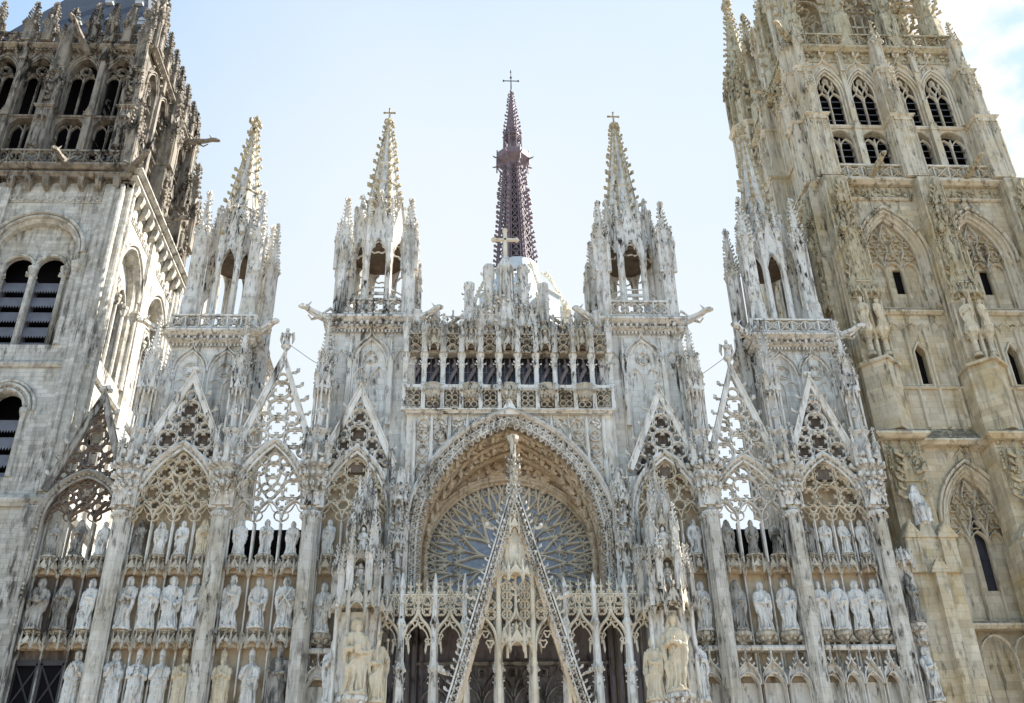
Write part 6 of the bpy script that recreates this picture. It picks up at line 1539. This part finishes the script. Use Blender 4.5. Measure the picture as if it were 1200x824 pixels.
g.lathe([(1.3, 65.9), (1.2, 69.6)], 8, x, y, pi/8); g.spire(x, y, 69.4, 1.1, 9.5, 8, .7, .36); g.obj('corner_pinnacle', 'ochredark', T)
g = G(); gargoyle(g, 2.0); gg = g.obj('gargoyle', 'ochredark', T, (-3.1, -.5, 46.9)); gg.rotation_euler = (0, 0, .1); again(gg, (3.6, -.5, 46.9)); a_ = again(gg, (-BW/2-.2, 3, 58)); a_.rotation_euler = (0, 0, -pi/2); a_ = again(gg, (-BW/2, -.3, 60.4)); a_.rotation_euler = (0, 0, -pi/4)

# stay cables between the turrets and the angel gables
for i, (p, q, lb) in enumerate((((-12.7, -.1, 31.6), (-10.3, .8, 30.3), 'thin stay cable from the angel gable to the turret, grey tower side'), ((12.75, -.1, 30.9), (10.4, .8, 29.6), 'thin stay cable from the angel gable to the turret, ochre tower side'))):
    g = G(); g.chain([p, Vector(p).lerp(Vector(q), .5)-Vector((0, 0, .08)), q], .018, 4); tag(g.obj('stay_cable', 'cable'), lb, 'cable', 'stay cables')
VAR = {}
nst = 0
def statue(kind, x, y, z, h, label, mat='statue', rz=0, flip=False, group='saint statues on the west front', wx=.88):
    global nst; nst += 1
    key = (kind, mat)
    if key not in VAR: me = MESH[kind].copy(); me.materials.clear(); me.materials.append(M[mat]); VAR[key] = me
    o = bpy.data.objects.new('saint_statue', VAR[key]); C.objects.link(o)
    s = h/(3.07 if SPEC[kind][0].get('head') == 'mitre' else 2.68); rr = random.Random(nst)
    o.location = (x, y, z); o.rotation_euler = (0, 0, rz+rr.uniform(-.4, .4)); s *= rr.uniform(.95, 1.03); o.scale = (s*wx*rr.uniform(.95, 1.06)*(-1 if flip else 1), s*.98, s)
    tag(o, label, 'statue', group)
    if kind == 'andrew':
        g = G()
        for sg in (-1, 1): g.chain([(sg*-.38, -.44, 2.0), (sg*.38, -.46, .95)], .055, 4, pi/4)
        g.obj('saltire_cross', mat, o)
    if kind == 'king':
        g = G(); g.chain([(.42, -.36, .1), (.42, -.36, 2.3)], .03, 6); g.ball((.42, -.36, 2.35), .07); g.obj('staff', mat, o)
    return o
sides = ('grey', 'grey', 'grey', 'grey', 'ochre', 'ochre', 'ochre')
bname = ('portal-side bay', 'open-gabled bay', 'four-light bay', 'soot-dark bay', 'portal-side bay', 'open-gabled bay', 'four-light bay')
ROWS = [  # top, middle, bottom: from left to right
 (['toga', 'martyr', 'lady'], ['apostle', None, None], None),
 (['monk', 'sage', 'young'], ['toga', 'scribe', 'andrew'], ['prelate', 'bishop', 'king']),
 (['young', 'monk', 'apostle', 'lady'], ['apostle', 'toga', 'scribe', 'martyr'], ['abbot', 'prelate', 'bishop', 'prelate']),
 (['sage', 'lady', 'toga'], ['apostle', 'lady', 'toga'], [None, None, 'abbot']),
 (['apostle', 'toga', 'young'], [None, 'lady', 'sage'], None),
 (['lady', 'scribe', 'apostle'], ['monk', 'apostle', 'martyr'], None),
 (['sage', 'apostle', 'scribe', 'young'], ['sage', 'martyr', 'toga', 'apostle'], None)]
ordn = ('first', 'second', 'third', 'fourth')
MATS = {(0, 0): ('statue',)*3, (3, 0): ('statuedark', 'statuedark', 'statue'), (3, 1): ('statuedark', 'statuedark', 'statue'), (2, 2): ('statue', 'statue', 'statue', 'statuewarm'), (2, 0): ('statuedark', 'statue', 'statue', 'statuewarm'), (1, 2): ('statuewarm', 'statue', 'statuedark'), (5, 0): ('statuedark', 'statuedark', 'statuedark'), (6, 0): ('statuedark', 'statue', 'statue', 'statue'), (5, 1): ('statuedark', 'statue', 'statue')}
cw = dict(statue='pale', statuewarm='yellowish', statuedark='sooty')
for bi, rows in enumerate(ROWS):
    T_, a_, lw_, cx_, n_ = BAYS[bi]
    for ri, row in enumerate(rows):
        if not row: continue
        for k, kd in enumerate(row):
            if not kd: continue
            mt_ = MATS.get((bi, ri), ('statue',)*4)[k]
            z_, h_ = ((19.08, 1.95), (15.22 if not (rows[2] is None) or bi == 3 else 14.97, 2.75), (11.42, 2.95))[ri]
            ex = [q for q in range(n_) if row[q]]; ex = ex[::-1] if cx_ < 0 else ex
            wh = f'{ordn[ex.index(k)]} outward from portal' if len(ex) > 1 else 'only one standing clear'
            lab = f"{cw[mt_]} {SPEC[kd][1]}, {wh}, {('top', 'middle', 'bottom')[ri]} row, {bname[bi]}, {sides[bi]}-tower side"
            statue(kd, cx_-a_+(k+.5)*lw_, .26 if ri else .36, z_, h_, lab, mt_, 0, (k+bi+ri) % 2 == 1)
statue('lady', 20.75, .1, 15.3, 2.7, 'sooty veiled statue at the outer corner beside the ochre tower, under a small canopy', 'statuedark', .5)
statue('sage', 20.75, .1, 11.4, 2.7, 'pale bearded statue at the lower outer corner beside the ochre tower', 'statue', .5)
g = G(20.75, .1, 14.4); g.canopy(20.75, .4, 18.2, 1.0, .8, 1.1); g.bracket(20.75, .2, 14.6, .9, .55, .7); g.canopy(20.75, .4, 14.2, .8, .5, .5); g.bracket(20.75, .2, 10.8, .9, .55, .6); g.box(20.3, 21.2, .3, 1.0, 0, 19)
tag(g.obj('corner_niche', 'carved', None, (20.75, .1, 14.4)), 'narrow white corner strip with canopies at the foot of the ochre tower', 'niche')
for s_, sd_ in ((-1, 'grey'), (1, 'ochre')):
    statue('apostle' if s_ < 0 else 'lady', s_*7.45, -3.05, 11.3, 3.7, f'large golden-stone {"bearded" if s_ < 0 else "veiled"} statue on the portal buttress, {sd_} tower side', 'statuewarm', wx=.9)
    statue('king' if s_ < 0 else 'young', s_*6.45, -2.75, 11.0, 3.1, f'statue turned inward between dark portal and buttress, {sd_} tower side', 'statuewarm', -s_*.6, wx=.8)
    statue('sage', s_*8.5, -2.35, 11.0, 3.1, f'statue on the outer face of the portal buttress, {sd_} tower side', 'statue', s_*.5, wx=.8)
for i, (x, nm) in enumerate(((-6.1, 'first'), (.45, 'second'))):
    for k, kd in enumerate(('king', 'young')):
        statue(kd, OX+x+(-.5, .5)[k], OY-2.3+.55, 33.62, 2.1, f'{("crowned", "bare-headed")[k]} statue high on the {nm} stepped buttress of the ochre tower', 'statuewarm', (-.5, .5)[k], False, 'statues on the ochre tower')
    statue('seated', OX+x, OY-2.3+.45, 20.75, 2.5, f'seated white statue under a pointed gablet on the {nm} ochre tower buttress', 'statue', 0, False, 'statues on the ochre tower')
